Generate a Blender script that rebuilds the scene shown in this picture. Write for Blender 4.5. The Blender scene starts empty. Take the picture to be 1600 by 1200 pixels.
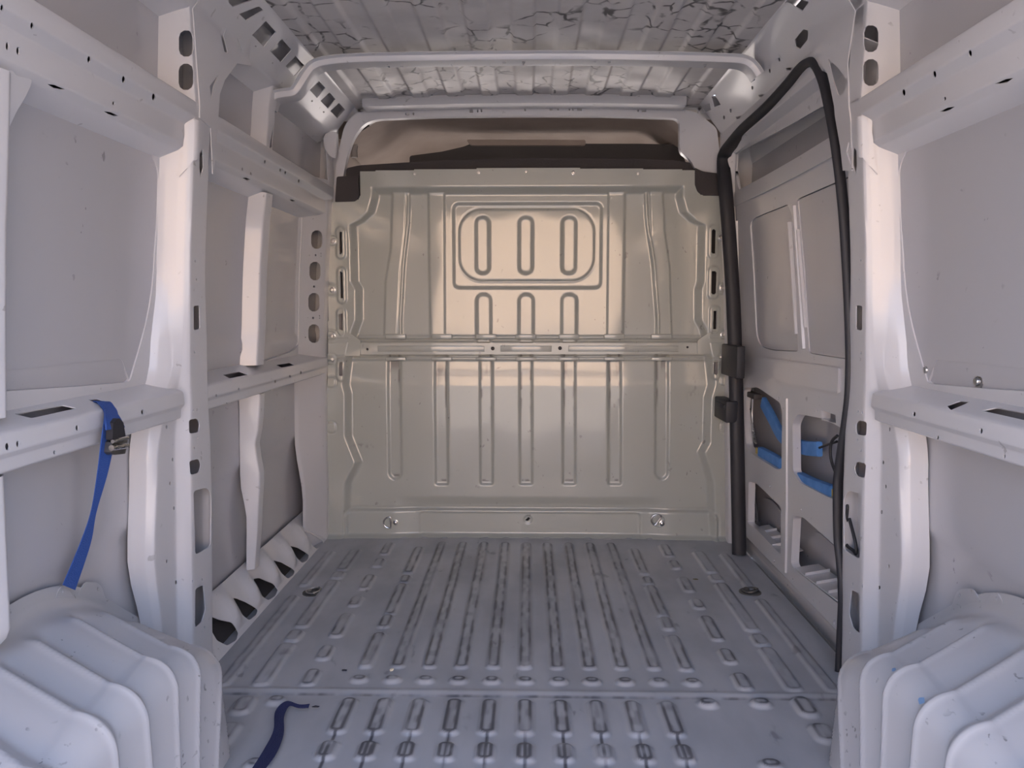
import bpy, bmesh, math, random
import numpy as np
from mathutils import Vector, Matrix
from mathutils.geometry import delaunay_2d_cdt
from mathutils.bvhtree import BVHTree
random.seed(4); rng = np.random.default_rng(4)
S = bpy.context.scene
COL = S.collection
# ------------------------------------------------------------------ camera
FPX = 1200.0                       # focal length in pixels of a 1600 wide frame
CAM = np.array([0.0, 0.0, 1.03])
TH = math.atan(115/1200.0); YAW = math.atan(25*math.cos(TH)/FPX)
FW = np.array([-math.sin(YAW)*math.cos(TH), math.cos(YAW)*math.cos(TH), -math.sin(TH)])
RT = np.array([math.cos(YAW), math.sin(YAW), 0.0]); UP = np.cross(RT, FW)
cd = bpy.data.cameras.new('camera'); cd.sensor_width = 36; cd.lens = 36*FPX/1600; cd.clip_start = 0.02
cam = bpy.data.objects.new('camera', cd); COL.objects.link(cam)
cam.matrix_world = Matrix(((RT[0], UP[0], -FW[0], CAM[0]), (RT[1], UP[1], -FW[1], CAM[1]), (RT[2], UP[2], -FW[2], CAM[2]), (0, 0, 0, 1)))
S.camera = cam
# ------------------------------------------------------------------ light and exposure
S.view_settings.view_transform = 'Standard'; S.view_settings.look = 'None'
S.view_settings.gamma = 1.0; S.view_settings.use_curve_mapping = False
S.view_settings.exposure = 1.3
S.cycles.max_bounces = 10; S.cycles.diffuse_bounces = 7; S.cycles.glossy_bounces = 4
S.cycles.sample_clamp_indirect = 8.0; S.cycles.use_denoising = True
w = bpy.data.worlds.new('sky'); S.world = w; w.use_nodes = True
nt = w.node_tree; nt.nodes.clear()
tc = nt.nodes.new('ShaderNodeTexCoord'); sp = nt.nodes.new('ShaderNodeSeparateXYZ'); rp = nt.nodes.new('ShaderNodeValToRGB')
bg = nt.nodes.new('ShaderNodeBackground'); wo = nt.nodes.new('ShaderNodeOutputWorld')
nt.links.new(tc.outputs['Generated'], sp.inputs[0]); nt.links.new(sp.outputs['Z'], rp.inputs[0])
nt.links.new(rp.outputs[0], bg.inputs[0]); nt.links.new(bg.outputs[0], wo.inputs[0])
e = rp.color_ramp.elements
e[0].position = 0.0; e[0].color = (0.86, 0.82, 0.82, 1)
e[1].position = 0.75; e[1].color = (0.36, 0.49, 0.82, 1)
m_ = e.new(0.25); m_.color = (0.60, 0.68, 0.90, 1)
bg.inputs[1].default_value = 2.0
sd = bpy.data.lights.new('sun', 'SUN'); sd.energy = 16.0; sd.angle = 0.009; sd.color = (1.0, 0.88, 0.74)
sun = bpy.data.objects.new('sun', sd); COL.objects.link(sun)
sun.rotation_euler = Vector((0.30, -0.80, -0.62)).to_track_quat('-Z', 'Y').to_euler()
# ------------------------------------------------------------------ pixel helpers (rays through the photo frame meet real surfaces)
def ray(px, py): return FW + RT*(px-800)/FPX - UP*(py-600)/FPX
def at_y(px, py, Y): d = ray(px, py); return CAM + d*(Y-CAM[1])/d[1]
def at_z(px, py, Z): d = ray(px, py); return CAM + d*(Z-CAM[2])/d[2]
def at_x(px, py, X): d = ray(px, py); return CAM + d*(X-CAM[0])/d[0]
def proj(p):
    v = np.asarray(p) - CAM; k = v@FW
    return np.stack([800+FPX*(v@RT)/k, 600-FPX*(v@UP)/k], -1)
# ------------------------------------------------------------------ materials
def node(nt, t, **k):
    n = nt.nodes.new(t)
    for a, b in k.items(): setattr(n, a, b)
    return n
def mat(name, col, rough=0.4, sth=(0.60, 0.70), metal=0.0, vary=0.0, vscale=3.0, scuff=0.0, scuff_col=(0.10, 0.09, 0.09), scale=9.0, stretch=(1, 1, 1), coat=0.0, coatr=0.12, bump=0.0, bscale=60.0, grime=False, spec=0.5, crack=0.0):
    m = bpy.data.materials.new(name); m.use_nodes = True; t = m.node_tree; b = t.nodes['Principled BSDF']
    b.inputs['Base Color'].default_value = (*col, 1); b.inputs['Roughness'].default_value = rough; b.inputs['Metallic'].default_value = metal
    b.inputs['Coat Weight'].default_value = coat; b.inputs['Coat Roughness'].default_value = coatr
    b.inputs['Specular IOR Level'].default_value = spec
    L = t.links.new
    geo = node(t, 'ShaderNodeNewGeometry'); mp = node(t, 'ShaderNodeMapping'); L(geo.outputs['Position'], mp.inputs[0]); mp.inputs['Scale'].default_value = stretch
    cur = None
    def mix(fac, c2, prev):
        x = node(t, 'ShaderNodeMix', data_type='RGBA')
        L(fac, x.inputs[0])
        if prev is None: x.inputs[6].default_value = (*col, 1)
        else: L(prev, x.inputs[6])
        x.inputs[7].default_value = (*c2, 1)
        return x.outputs[2]
    def mr(src, a, c, lo=0.0, hi=1.0):
        r = node(t, 'ShaderNodeMapRange', interpolation_type='SMOOTHSTEP'); L(src, r.inputs[0])
        for i, v in zip((1, 2, 3, 4), (a, c, lo, hi)): r.inputs[i].default_value = v
        return r.outputs[0]
    def noise(sc, det=4, vec=None, dist=0.0):
        n = node(t, 'ShaderNodeTexNoise'); n.inputs['Scale'].default_value = sc; n.inputs['Detail'].default_value = det; n.inputs['Distortion'].default_value = dist
        L(vec or mp.outputs[0], n.inputs['Vector']); return n
    if vary:
        n = noise(vscale, 5); cur = mix(mr(n.outputs[0], 0.35, 0.7, 0, vary), tuple(c*0.62 for c in col), cur)
        L(mr(n.outputs[0], 0.3, 0.7, rough*0.85, min(1, rough*1.3)), b.inputs['Roughness'])
    if scuff:
        n1 = noise(scale, 2.5, dist=0.3); n2 = noise(scale*0.28, 2)
        mu = node(t, 'ShaderNodeMath', operation='MULTIPLY'); L(mr(n1.outputs[0], *sth), mu.inputs[0]); L(mr(n2.outputs[0], 0.5, 0.65, 0, scuff), mu.inputs[1])
        cur = mix(mu.outputs[0], scuff_col, cur)
    if crack:
        nd = noise(5.0, 3); va = node(t, 'ShaderNodeVectorMath', operation='SCALE'); L(nd.outputs['Color'], va.inputs[0]); va.inputs['Scale'].default_value = 0.10
        ad = node(t, 'ShaderNodeVectorMath', operation='ADD'); L(geo.outputs['Position'], ad.inputs[0]); L(va.outputs[0], ad.inputs[1])
        vo = node(t, 'ShaderNodeTexVoronoi', feature='DISTANCE_TO_EDGE'); vo.inputs['Scale'].default_value = 10.0; L(ad.outputs[0], vo.inputs['Vector'])
        n3 = noise(3.2, 3); n4 = noise(22, 2)
        mu = node(t, 'ShaderNodeMath', operation='MULTIPLY'); L(mr(vo.outputs['Distance'], 0.02, 0.06, 1, 0), mu.inputs[0]); L(mr(n3.outputs[0], 0.43, 0.53, 0, crack), mu.inputs[1])
        mv = node(t, 'ShaderNodeMath', operation='MULTIPLY'); L(mu.outputs[0], mv.inputs[0]); L(mr(n4.outputs[0], 0.38, 0.58), mv.inputs[1])
        cur = mix(mv.outputs[0], scuff_col, cur)
    if grime:
        at = node(t, 'ShaderNodeAttribute', attribute_name='grime')
        cur = mix(at.outputs['Fac'], scuff_col, cur)
    if cur is not None: L(cur, b.inputs['Base Color'])
    if bump:
        n = noise(bscale, 3); bp = node(t, 'ShaderNodeBump'); bp.inputs['Strength'].default_value = bump; bp.inputs['Distance'].default_value = 0.004
        L(n.outputs[0], bp.inputs['Height']); L(bp.outputs[0], b.inputs['Normal'])
    return m
PAINT = mat('white_body_paint', (0.60, 0.595, 0.61), 0.30, scuff=0.5, scuff_col=(0.22, 0.21, 0.21), scale=42, sth=(0.68, 0.71), coat=0.4)
SKIN = mat('grey_white_panel_paint', (0.47, 0.465, 0.485), 0.27, scuff=0.6, scuff_col=(0.17, 0.17, 0.17), scale=34, sth=(0.69, 0.72), coat=0.5)
BULK = mat('beige_grey_bulkhead_paint', (0.395, 0.408, 0.37), 0.33, scuff=0.6, scuff_col=(0.16, 0.15, 0.14), scale=40, sth=(0.67, 0.71), stretch=(1, 1, 0.7), coat=1.0, coatr=0.07, grime=True)
FLOORM = mat('worn_grey_floor_paint', (0.405, 0.41, 0.43), 0.38, vary=0.45, vscale=6.0, scuff=0.5, scuff_col=(0.075, 0.075, 0.085), scale=24, sth=(0.62, 0.72), stretch=(1, 0.45, 1), grime=True)
ROOFM = mat('roof_sheet_paint', (0.61, 0.585, 0.57), 0.40, vary=0.25, vscale=9.0, crack=0.95, scuff_col=(0.07, 0.065, 0.065))
ARCHM = mat('scuffed_wheel_arch_paint', (0.44, 0.44, 0.455), 0.30, scuff=0.8, scuff_col=(0.15, 0.15, 0.15), scale=55, sth=(0.64, 0.69), coat=0.3)
BLACK = mat('black_rubber', (0.022, 0.022, 0.027), 0.55, bump=0.2, bscale=40)
FOAM = mat('dark_grey_foam', (0.055, 0.048, 0.048), 0.85, bump=0.3, bscale=120)
BLUEW = mat('blue_webbing', (0.028, 0.085, 0.33), 0.75, bump=0.6, bscale=350)
NAVYW = mat('navy_webbing', (0.012, 0.018, 0.075), 0.75, bump=0.6, bscale=350)
BLUEF = mat('blue_foam', (0.10, 0.27, 0.62), 0.8, vary=0.2, vscale=20, bump=0.3, bscale=90)
STEEL = mat('steel', (0.52, 0.51, 0.50), 0.28, metal=1.0, vary=0.3, vscale=30)
DARKST = mat('dark_steel', (0.16, 0.155, 0.15), 0.4, metal=0.8, vary=0.3, vscale=30)
HEADL = mat('beige_headliner', (0.40, 0.335, 0.29), 0.95, vary=0.25, vscale=6, bump=0.3, bscale=200)
DARKP = mat('dark_trim_and_hole_shade', (0.05, 0.045, 0.045), 0.6)  # dark trim; also the shade colour of the rail discs and sill sheet
YELLOW = mat('yellow_tape', (0.55, 0.42, 0.12), 0.6)
GROUND = mat('grey_asphalt', (0.33, 0.30, 0.275), 0.9, vary=0.3, vscale=1.2, bump=0.5, bscale=30)
STUCCO = mat('warm_stucco', (0.70, 0.54, 0.42), 0.9, vary=0.2, vscale=1.0)
# ------------------------------------------------------------------ object helpers
def tag(o, label=None, cat=None, group=None, kind=None):
    if label: o['label'] = label
    if cat: o['category'] = cat
    if group: o['group'] = group
    if kind: o['kind'] = kind
    return o
def link(o, parent=None):
    COL.objects.link(o)
    if parent is not None:
        o.parent = parent
        wl = Vector(parent.location) if parent.type == 'EMPTY' else Vector((0, 0, 0))
        o.matrix_parent_inverse = Matrix.Translation(-wl)
    return o
def empty(name, loc=(0, 0, 0)):
    o = bpy.data.objects.new(name, None); o.location = loc; o.empty_display_size = 0.1; COL.objects.link(o); return o
def finish(name, me, m, parent=None, smooth=35, offset=None):
    me.materials.clear(); me.materials.append(m)
    if smooth:
        me.polygons.foreach_set('use_smooth', [True]*len(me.polygons))
        if smooth < 180: me.set_sharp_from_angle(angle=math.radians(smooth))
    me.name = name; me.update()
    o = bpy.data.objects.new(name, me); return link(o, parent)
def grid_mesh(P, mask=None, grime=None):
    n, m = P.shape[:2]; idx = np.arange(n*m).reshape(n, m)
    q = np.stack([idx[:-1, :-1], idx[1:, :-1], idx[1:, 1:], idx[:-1, 1:]], -1)
    q = q[mask] if mask is not None else q.reshape(-1, 4)
    used = np.zeros(n*m, bool); used[q.ravel()] = True
    remap = np.cumsum(used)-1; q = remap[q]; V = P.reshape(-1, 3)[used]
    me = bpy.data.meshes.new('g'); me.vertices.add(len(V)); me.vertices.foreach_set('co', V.astype(np.float32).ravel())
    me.loops.add(len(q)*4); me.loops.foreach_set('vertex_index', q.astype(np.int32).ravel())
    me.polygons.add(len(q)); me.polygons.foreach_set('loop_start', np.arange(0, len(q)*4, 4, dtype=np.int32))
    me.update(calc_edges=True)
    if grime is not None:
        a = me.attributes.new('grime', 'FLOAT', 'POINT'); a.data.foreach_set('value', grime.ravel()[used].astype(np.float32))
    return me
def fill(outer, holes, th):
    """outline with holes -> plate of thickness th (triangulated both sides, walls between)"""
    V, E = [], []
    for poly in [outer]+list(holes):
        k = len(V); n = len(poly); V += [Vector((float(c[0]), float(c[1]))) for c in poly]; E.append(list(range(k, k+n)))
    v, e_, f_, *_r = delaunay_2d_cdt(V, [], E, 2, 1e-6)
    n = len(v); cnt = {}
    for t in f_:
        for i in range(len(t)):
            a, b = t[i], t[(i+1) % len(t)]
            if (b, a) in cnt: del cnt[(b, a)]
            else: cnt[(a, b)] = 1
    me = bpy.data.meshes.new('f')
    F = [tuple(t) for t in f_]+[tuple(i+n for i in reversed(t)) for t in f_]+[(b, a, a+n, b+n) for a, b in cnt]
    me.from_pydata([(p[0], p[1], th/2) for p in v]+[(p[0], p[1], -th/2) for p in v], [], F); return me
def sheet_mesh(f, outer, holes=(), th=0.003, ca=(), cb=(), w0=0.0):
    """flat plate with holes in (a,b), cut along the given lines and laid onto the surface f"""
    me = fill(outer, holes, th); bm = bmesh.new(); bm.from_mesh(me); bpy.data.meshes.remove(me)
    bmesh.ops.remove_doubles(bm, verts=bm.verts, dist=1e-6)
    for vals, k in ((ca, 0), (cb, 1)):
        no = (1, 0, 0) if k == 0 else (0, 1, 0)
        for v in vals:
            bmesh.ops.bisect_plane(bm, geom=bm.verts[:]+bm.edges[:]+bm.faces[:], dist=1e-6, plane_co=(v*(k == 0), v*(k == 1), 0), plane_no=no)
    co = np.array([v.co for v in bm.verts]); P = f(co[:, 0], co[:, 1]); h = 1e-4
    n = np.cross(f(co[:, 0]+h, co[:, 1])-f(co[:, 0]-h, co[:, 1]), f(co[:, 0], co[:, 1]+h)-f(co[:, 0], co[:, 1]-h))
    n /= np.linalg.norm(n, axis=1)[:, None]+1e-12
    # thickness goes to the cavity side: the face towards the room stays on f
    room = np.array([0, 2.0, 1.0])-P; s = np.sign((n*room).sum(1)); s = np.where(np.median(s) >= 0, 1, -1)
    P = P+n*s*((co[:, 2]-th/2+w0)[:, None])
    for v, p in zip(bm.verts, P): v.co = p
    bmesh.ops.recalc_face_normals(bm, faces=bm.faces)
    me = bpy.data.meshes.new('s'); bm.to_mesh(me); bm.free(); return me
def join(*ms):
    bm = bmesh.new()
    for m in ms: bm.from_mesh(m); bpy.data.meshes.remove(m)
    me = bpy.data.meshes.new('j'); bm.to_mesh(me); bm.free(); return me
def inv_all(f, pts, ra, rb):
    """(a,b) on the surface f for every pixel: nearest of a coarse net, then Newton steps"""
    pts = np.array(pts, float)
    A, B = np.meshgrid(np.linspace(*ra, 60), np.linspace(*rb, 60)); A, B = A.ravel(), B.ravel(); Q = proj(f(A, B))
    i = ((Q[None]-pts[:, None])**2).sum(2).argmin(1); x = np.stack([A[i], B[i]], 1); h = 1e-4
    mx = np.array([(ra[1]-ra[0])*.1, (rb[1]-rb[0])*.1]); n = len(pts)
    for _ in range(8):
        a, b = x[:, 0], x[:, 1]
        G = proj(f(np.concatenate([a, a+h, a-h, a, a]), np.concatenate([b, b, b, b+h, b-h]))).reshape(5, n, 2)
        r = G[0]-pts; da, db = (G[1]-G[2])/(2*h), (G[3]-G[4])/(2*h)
        det = da[:, 0]*db[:, 1]-da[:, 1]*db[:, 0]; det = np.where(np.abs(det) < 1e-9, 1e-9, det)
        st = np.stack([(r[:, 0]*db[:, 1]-r[:, 1]*db[:, 0])/det, (da[:, 0]*r[:, 1]-da[:, 1]*r[:, 0])/det], 1)
        x = x-np.clip(st, -mx, mx)
        if np.abs(r).max() < .02: break
    return [tuple(q) for q in x]
def inv(f, px, py, ra, rb): return np.array(inv_all(f, [(px, py)], ra, rb)[0])
def rpoly(pts, r, n=5):
    out = []; N = len(pts); rr = r if hasattr(r, '__len__') else [r]*N
    for i in range(N):
        a, b, c = (np.array(pts[j % N], float) for j in (i-1, i, i+1)); u, v = a-b, c-b; lu, lv = np.linalg.norm(u), np.linalg.norm(v)
        k = min(rr[i], lu*.49, lv*.49)
        if k < 1e-9: out.append(tuple(b)); continue
        p, q = b+u/lu*k, b+v/lv*k
        for t in np.linspace(0, 1, n): out.append(tuple((1-t)**2*p+2*t*(1-t)*b+t*t*q))
    return out
def ell(cx, cy, rx, ry, n=12, rot=0.0):
    c, s = math.cos(rot), math.sin(rot)
    return [(cx+rx*math.cos(t)*c-ry*math.sin(t)*s, cy+rx*math.cos(t)*s+ry*math.sin(t)*c) for t in np.linspace(0, 2*math.pi, n, endpoint=False)]
def stad(cx, cy, rx, ry, n=7):          # upright or lying stadium
    if ry >= rx:
        k = ry-rx; t = np.linspace(0, math.pi, n)
        return [(cx+rx*math.cos(x), cy+k+rx*math.sin(x)) for x in t]+[(cx-rx*math.cos(x), cy-k-rx*math.sin(x)) for x in t]
    return [(y, x) for x, y in stad(cy, cx, ry, rx, n)]
def box_mesh(bm, lo, hi, bev=0.0):
    r = bmesh.ops.create_cube(bm, size=1)
    for v in r['verts']: v.co = [lo[i]+(v.co[i]+.5)*(hi[i]-lo[i]) for i in range(3)]
    if bev: bmesh.ops.bevel(bm, geom=[e for e in bm.edges if all(v in set(r['verts']) for v in e.verts)], offset=bev, segments=2, affect='EDGES', profile=.5)
def bm_obj(name, bm, m, parent=None, smooth=35):
    me = bpy.data.meshes.new(name); bm.to_mesh(me); bm.free(); return finish(name, me, m, parent, smooth)
def sweep(path, sec, wdir=None, closed=False, caps=True):
    """sec: list of (side, up) offsets; wdir: fixed or per-point 'side' direction"""
    P = np.array(path, float); n = len(P); T = np.gradient(P, axis=0)
    if closed: T = np.roll(P, -1, 0)-np.roll(P, 1, 0)
    T /= np.linalg.norm(T, axis=1)[:, None]; bm = bmesh.new(); rings = []; side = None
    for i in range(n):
        if wdir is not None: ref = np.array(wdir[i] if np.ndim(wdir) == 2 else wdir, float); s = ref-T[i]*(ref@T[i])
        else:
            if side is None:
                ref = np.array([0, 0, 1.]) if abs(T[i][2]) < .9 else np.array([1., 0, 0]); s = np.cross(T[i], ref)
            else: s = side-T[i]*(side@T[i])
        s /= np.linalg.norm(s); side = s; u = np.cross(s, T[i])
        rings.append([bm.verts.new(P[i]+s*a+u*b) for a, b in sec])
    k = len(sec)
    for i in range(n if closed else n-1):
        for j in range(k): bm.faces.new((rings[i][j], rings[i][(j+1) % k], rings[(i+1) % n][(j+1) % k], rings[(i+1) % n][j]))
    if caps and not closed: bm.faces.new(rings[0][::-1]); bm.faces.new(rings[-1])
    bmesh.ops.recalc_face_normals(bm, faces=bm.faces); return bm
def circ(r, n=8): return [(r*math.cos(t), r*math.sin(t)) for t in np.linspace(0, 2*math.pi, n, endpoint=False)]
def smooth_path(pts, n=8):
    P = np.array(pts, float); out = []
    for i in range(len(P)-1):
        p0, p1, p2, p3 = P[max(i-1, 0)], P[i], P[i+1], P[min(i+2, len(P)-1)]
        for t in np.linspace(0, 1, n, endpoint=False):
            out.append(.5*((2*p1)+(-p0+p2)*t+(2*p0-5*p1+4*p2-p3)*t*t+(-p0+3*p1-3*p2+p3)*t**3))
    out.append(P[-1]); return np.array(out)
def sst(x, a, b):
    t = np.clip((x-a)/(b-a), 0, 1); return t*t*(3-2*t)
def rbox(u, v, cx, cy, hx, hy, r):
    qx, qy = np.abs(u-cx)-hx+r, np.abs(v-cy)-hy+r
    return np.minimum(np.maximum(qx, qy), 0)+np.hypot(np.maximum(qx, 0), np.maximum(qy, 0))-r
def lathe(bm, prof, M=None, n=14):
    rings = []
    for r, h in prof:
        rings.append([bm.verts.new((M or Matrix.Identity(4)) @ Vector((r*math.cos(t), r*math.sin(t), h))) for t in np.linspace(0, 2*math.pi, n, endpoint=False)])
    for a, b in zip(rings[:-1], rings[1:]):
        for j in range(n): bm.faces.new((a[j], a[(j+1) % n], b[(j+1) % n], b[j]))
    bm.faces.new(rings[0][::-1]); bm.faces.new(rings[-1])
# ------------------------------------------------------------------ van section
ZT = np.array([-0.05, 0.0, 0.14, 0.50, 0.84, 1.17, 1.41, 1.55, 1.785, 1.91])
XT = np.array([0.906, 0.905, 0.902, 0.888, 0.882, 0.868, 0.850, 0.840, 0.846, 0.750])
def xf(z, side): return np.interp(z, ZT, XT)-(0.016 if side > 0 else 0.0)
D = 3.43          # bulkhead face
Y0 = 0.36         # rear opening
def skin_off(z): return np.interp(z, [0, .15, .4, .75, .85, 1.4, 1.6, 1.785, 1.95], [.12, .088, .10, .10, .085, .085, .085, .07, .07])
class Wall:
    """point on the wall at (Y, z) with outward offset o"""
    def __init__(s, side): s.side = side
    def p(s, Y, z, o=0.0):
        Y, z = np.broadcast_arrays(np.asarray(Y, float), np.asarray(z, float)); return np.stack([s.side*(xf(z, s.side)+o), Y, z], -1)
WL, WR = Wall(-1), Wall(1)
def smooth_idx(pts, a, k=0.16):
    """piecewise linear walk along pts by index, corners rounded"""
    pts = np.asarray(pts, float); a = np.asarray(a, float)
    aa = np.clip(a[..., None]+np.linspace(-k, k, 7), 0, len(pts)-1); i = np.minimum(aa.astype(int), len(pts)-2); t = (aa-i)[..., None]
    return (pts[i]*(1-t)+pts[i+1]*t).mean(-2)
def rail_surf(side, sec, k=0.11):
    """sec: (outward offset, z) walked along; b = Y"""
    def f(a, b):
        q = smooth_idx(sec, a, k); return np.stack([side*(xf(q[..., 1], side)+q[..., 0]), b, q[..., 1]], -1)
    return f
def post_surf(side, keys, k=0.10):
    """keys: [(z, [(o, Y)...])...]; a walks the section, b = z"""
    zs = np.array([q[0] for q in keys]); A = np.array([q[1] for q in keys])
    def f(a, b):
        a, b = np.broadcast_arrays(np.asarray(a, float), np.asarray(b, float))
        L = [smooth_idx(s_, a, k) for s_ in A]; L = np.array(L)
        o = np.zeros_like(a); Y = np.zeros_like(a); t = np.interp(b, zs, np.arange(len(zs)))
        i = np.clip(np.floor(t).astype(int), 0, len(zs)-2); fr = t-i; fr = fr*fr*(3-2*fr); j = np.arange(a.size).reshape(a.shape)
        Lf = L.reshape(len(zs), -1, 2); ii = i.ravel(); n_ = np.arange(a.size)
        q = Lf[ii, n_]*(1-fr.ravel())[:, None]+Lf[ii+1, n_]*fr.ravel()[:, None]
        o = q[:, 0].reshape(a.shape); Y = q[:, 1].reshape(a.shape)
        return np.stack([side*(xf(b, side)+o), Y, b], -1)
    return f
def fine(K, k=0.10):
    out = []
    for i in range(1, K): out += [i-k, i-k/2, i, i+k/2, i+k]
    return out
def rect(a0, a1, b0, b1): return [(a0, b0), (a1, b0), (a1, b1), (a0, b1)]
# ================================================================== the shell
CUTZ = [.14, .3, .5, .7, .84, 1.0, 1.17, 1.3, 1.41, 1.5, 1.55, 1.65, 1.785]
def quad_sheet(name, P, m, parent=None, smooth=40): return finish(name, grid_mesh(P), m, parent, smooth)
wall_left = tag(empty('wall_left', (-0.99, 2.0, 0)), 'white painted steel van side wall with hollow posts and rails, opposite the sliding door', kind='structure')
wall_right = tag(empty('wall_right', (0.97, 2.0, 0)), 'white painted steel van side wall that frames the sliding door', kind='structure')
WALLP = {-1: wall_left, 1: wall_right}
def skin(side, parent, ya, yb):
    zz = np.concatenate([np.linspace(-.05, 1.785, 90), [1.82, 1.86, 1.91]]); yy = np.linspace(ya, yb, int((yb-ya)/.02)+2)
    Yg, Zg = np.meshgrid(yy, zz, indexing='ij'); o = skin_off(Zg)
    # pressed creases of the outer panel
    o = o+0.006*(sst(Zg, .915, .93)-sst(Zg, .875, .885)*1.0)+0.010*(sst(Zg, .50, .47))
    X = side*(xf(Zg, side)+o)
    return quad_sheet('outer_panel', np.stack([X, Yg, Zg], -1), SKIN, parent)
skin(-1, wall_left, Y0, D+.06)
skin(1, wall_right, Y0, 2.16)

# ---- rails along the wall
CANT = [(.088, 1.585), (.000, 1.557), (.000, 1.516), (.022, 1.497), (.020, 1.446), (.034, 1.432), (.088, 1.405)]
BELT = [(.088, .850), (.004, .823), (.000, .789), (.010, .778), (.011, .755), (.026, .748), (.088, .742)]
CA7 = fine(7, .11)+[.5, 1.5]
def px_poly(f, polys, ra, rb): return [inv_all(f, p, ra, rb) for p in polys]
def rail(name, side, sec, ya, yb, holes=(), parent=None):
    f = rail_surf(side, sec)
    cb = [y for y in np.arange(.5, 3.4, .25) if ya < y < yb]
    return finish(name, sheet_mesh(f, rect(0, len(sec)-1, ya, yb), holes, .0025, CA7, cb), PAINT, parent, 40)
FL_C, FL_B = rail_surf(-1, CANT), rail_surf(-1, BELT)
z1 = lambda p: [(x/3, y/3) for x, y in p]                 # measured on crops of the photo
z2 = lambda p: [(x/3, y/3+400) for x, y in p]
rearY, frontY = (0.6, 1.95), (2.1, 3.4)
def px_ell(f, c, rx, ry, ra, rb, n=10): return inv_all(f, ell(c[0], c[1], rx, ry, n), ra, rb)
cant_rear = [px_ell(FL_C, (x/3, y/3), 2.6, 5.5, (.9, 2.1), rearY) for x, y in [(10, 38), (150, 121), (417, 279), (579, 373), (720, 455)]]
cant_rear += [px_ell(FL_C, (x/3, y/3), 2.8, 6.5, (2.6, 4.4), rearY) for x, y in [(35, 216), (85, 238)]]
cant_rear += [px_ell(FL_C, (533/3, 484/3), 2.2, 3, (2.6, 4.4), rearY)]
cant_rear += px_poly(FL_C, [z1([(222, 394), (255, 398), (306, 420), (285, 422), (250, 414)]), z1([(488, 522), (520, 526), (556, 544), (535, 546), (508, 536)])], (4.7, 6), rearY)
belt_rear = px_poly(FL_B, [rpoly(z2([(65, 740), (295, 698), (362, 713), (148, 760)]), 3), rpoly(z2([(413, 672), (460, 668), (520, 690), (500, 712), (450, 690)]), 2)], (0.02, .9), rearY)
belt_rear += [px_ell(FL_B, (x/3, y/3+400), rx, ry, (1.0, 2.4), rearY) for x, y, rx, ry in [(35, 893, 3.6, 6), (84, 881, 2.7, 5), (362, 806, 2.5, 4.5), (668, 731, 2.4, 4)]]
belt_rear += [px_ell(FL_B, (x/3, y/3+400), 2, 3.4, (2.9, 4.6), rearY) for x, y in [(256, 921), (560, 838)]]
z5 = lambda p: [(x/3.4286+280, y/3.4286+250) for x, y in p]
belt_front = px_poly(FL_B, [rpoly(z5([(232, 1150), (325, 1132), (370, 1150), (270, 1170)]), 2), rpoly(z5([(518, 1097), (592, 1085), (618, 1098), (548, 1112)]), 2)], (0.02, .9), frontY)
belt_front += [px_ell(FL_B, p, 1.3, 2.5, (1.0, 2.4), frontY) for p in [(338, 618), (373, 608), (430, 596), (453, 588), (470, 582)]]
belt_front += [px_ell(FL_B, p, 1.3, 2.3, (2.9, 4.6), frontY) for p in [(354, 631), (359, 630), (388, 622), (425, 611), (476, 600)]]
cant_front = [px_ell(FL_C, p, 1.4, 2.8, (2.6, 4.4), frontY) for p in [(379, 264), (392, 271), (414, 253), (438, 266), (446, 270), (467, 283)]]
cant_front += px_poly(FL_C, [[(379, 278), (384, 277.5), (391, 280.5), (386, 282)], [(452, 312), (456, 311.5), (461, 314), (457, 315)]], (4.7, 6), frontY)
for side in (-1, 1):
    rail('cant_rail', side, CANT, Y0, 1.985, cant_rear, WALLP[side])
    rail('belt_rail', side, BELT, Y0, 1.945, belt_rear, WALLP[side])
rail('cant_rail', -1, CANT, 2.06, 3.37, cant_front, wall_left)
rail('belt_rail', -1, BELT, 2.06, 3.37, belt_front, wall_left)

# ---- the post between load bay and side door (both sides)
BP_UP = [(.088, 1.950), (.060, 1.957), (.032, 1.965), (.014, 1.972), (0, 1.980), (0, 2.075), (.032, 2.088), (.088, 2.125)]
BP_MD = [(.092, 1.905), (.060, 1.925), (.032, 1.952), (.016, 1.966), (0, 1.980), (0, 2.090), (.032, 2.102), (.090, 2.140)]
BP_BT = [(.092, 1.860), (.055, 1.880), (.034, 1.900), (.030, 1.958), (0, 1.985), (0, 2.095), (.032, 2.106), (.092, 2.150)]
BP_LO = [(.098, 1.845), (.055, 1.850), (.036, 1.865), (.031, 1.947), (0, 1.978), (0, 2.105), (.032, 2.116), (.098, 2.160)]
BP_L2 = [(.100, 1.830), (.058, 1.834), (.037, 1.842), (.031, 1.944), (0, 1.975), (0, 2.110), (.032, 2.120), (.100, 2.160)]
BP_FT = [(.080, 1.860), (.052, 1.866), (.036, 1.880), (.031, 1.950), (0, 1.980), (0, 2.110), (.032, 2.120), (.080, 2.160)]
BKEYS = [(0.0, BP_FT), (.20, BP_FT), (.42, BP_L2), (.66, BP_LO), (.78, BP_BT), (.90, BP_MD), (1.12, BP_UP), (1.60, BP_UP)]
BP_TOP = [(.085, 1.955), (.060, 1.960), (.030, 1.966), (.012, 1.974), (0, 1.985), (0, 2.080), (.032, 2.09), (.085, 2.125)]
z7 = lambda p: [(x/2.725+240, y/2.725+600) for x, y in p]
BZ = [round(z, 3) for z in np.arange(.05, 1.58, .06)]+[.62, .66, .70, .75, .78, .82, .86]
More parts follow.
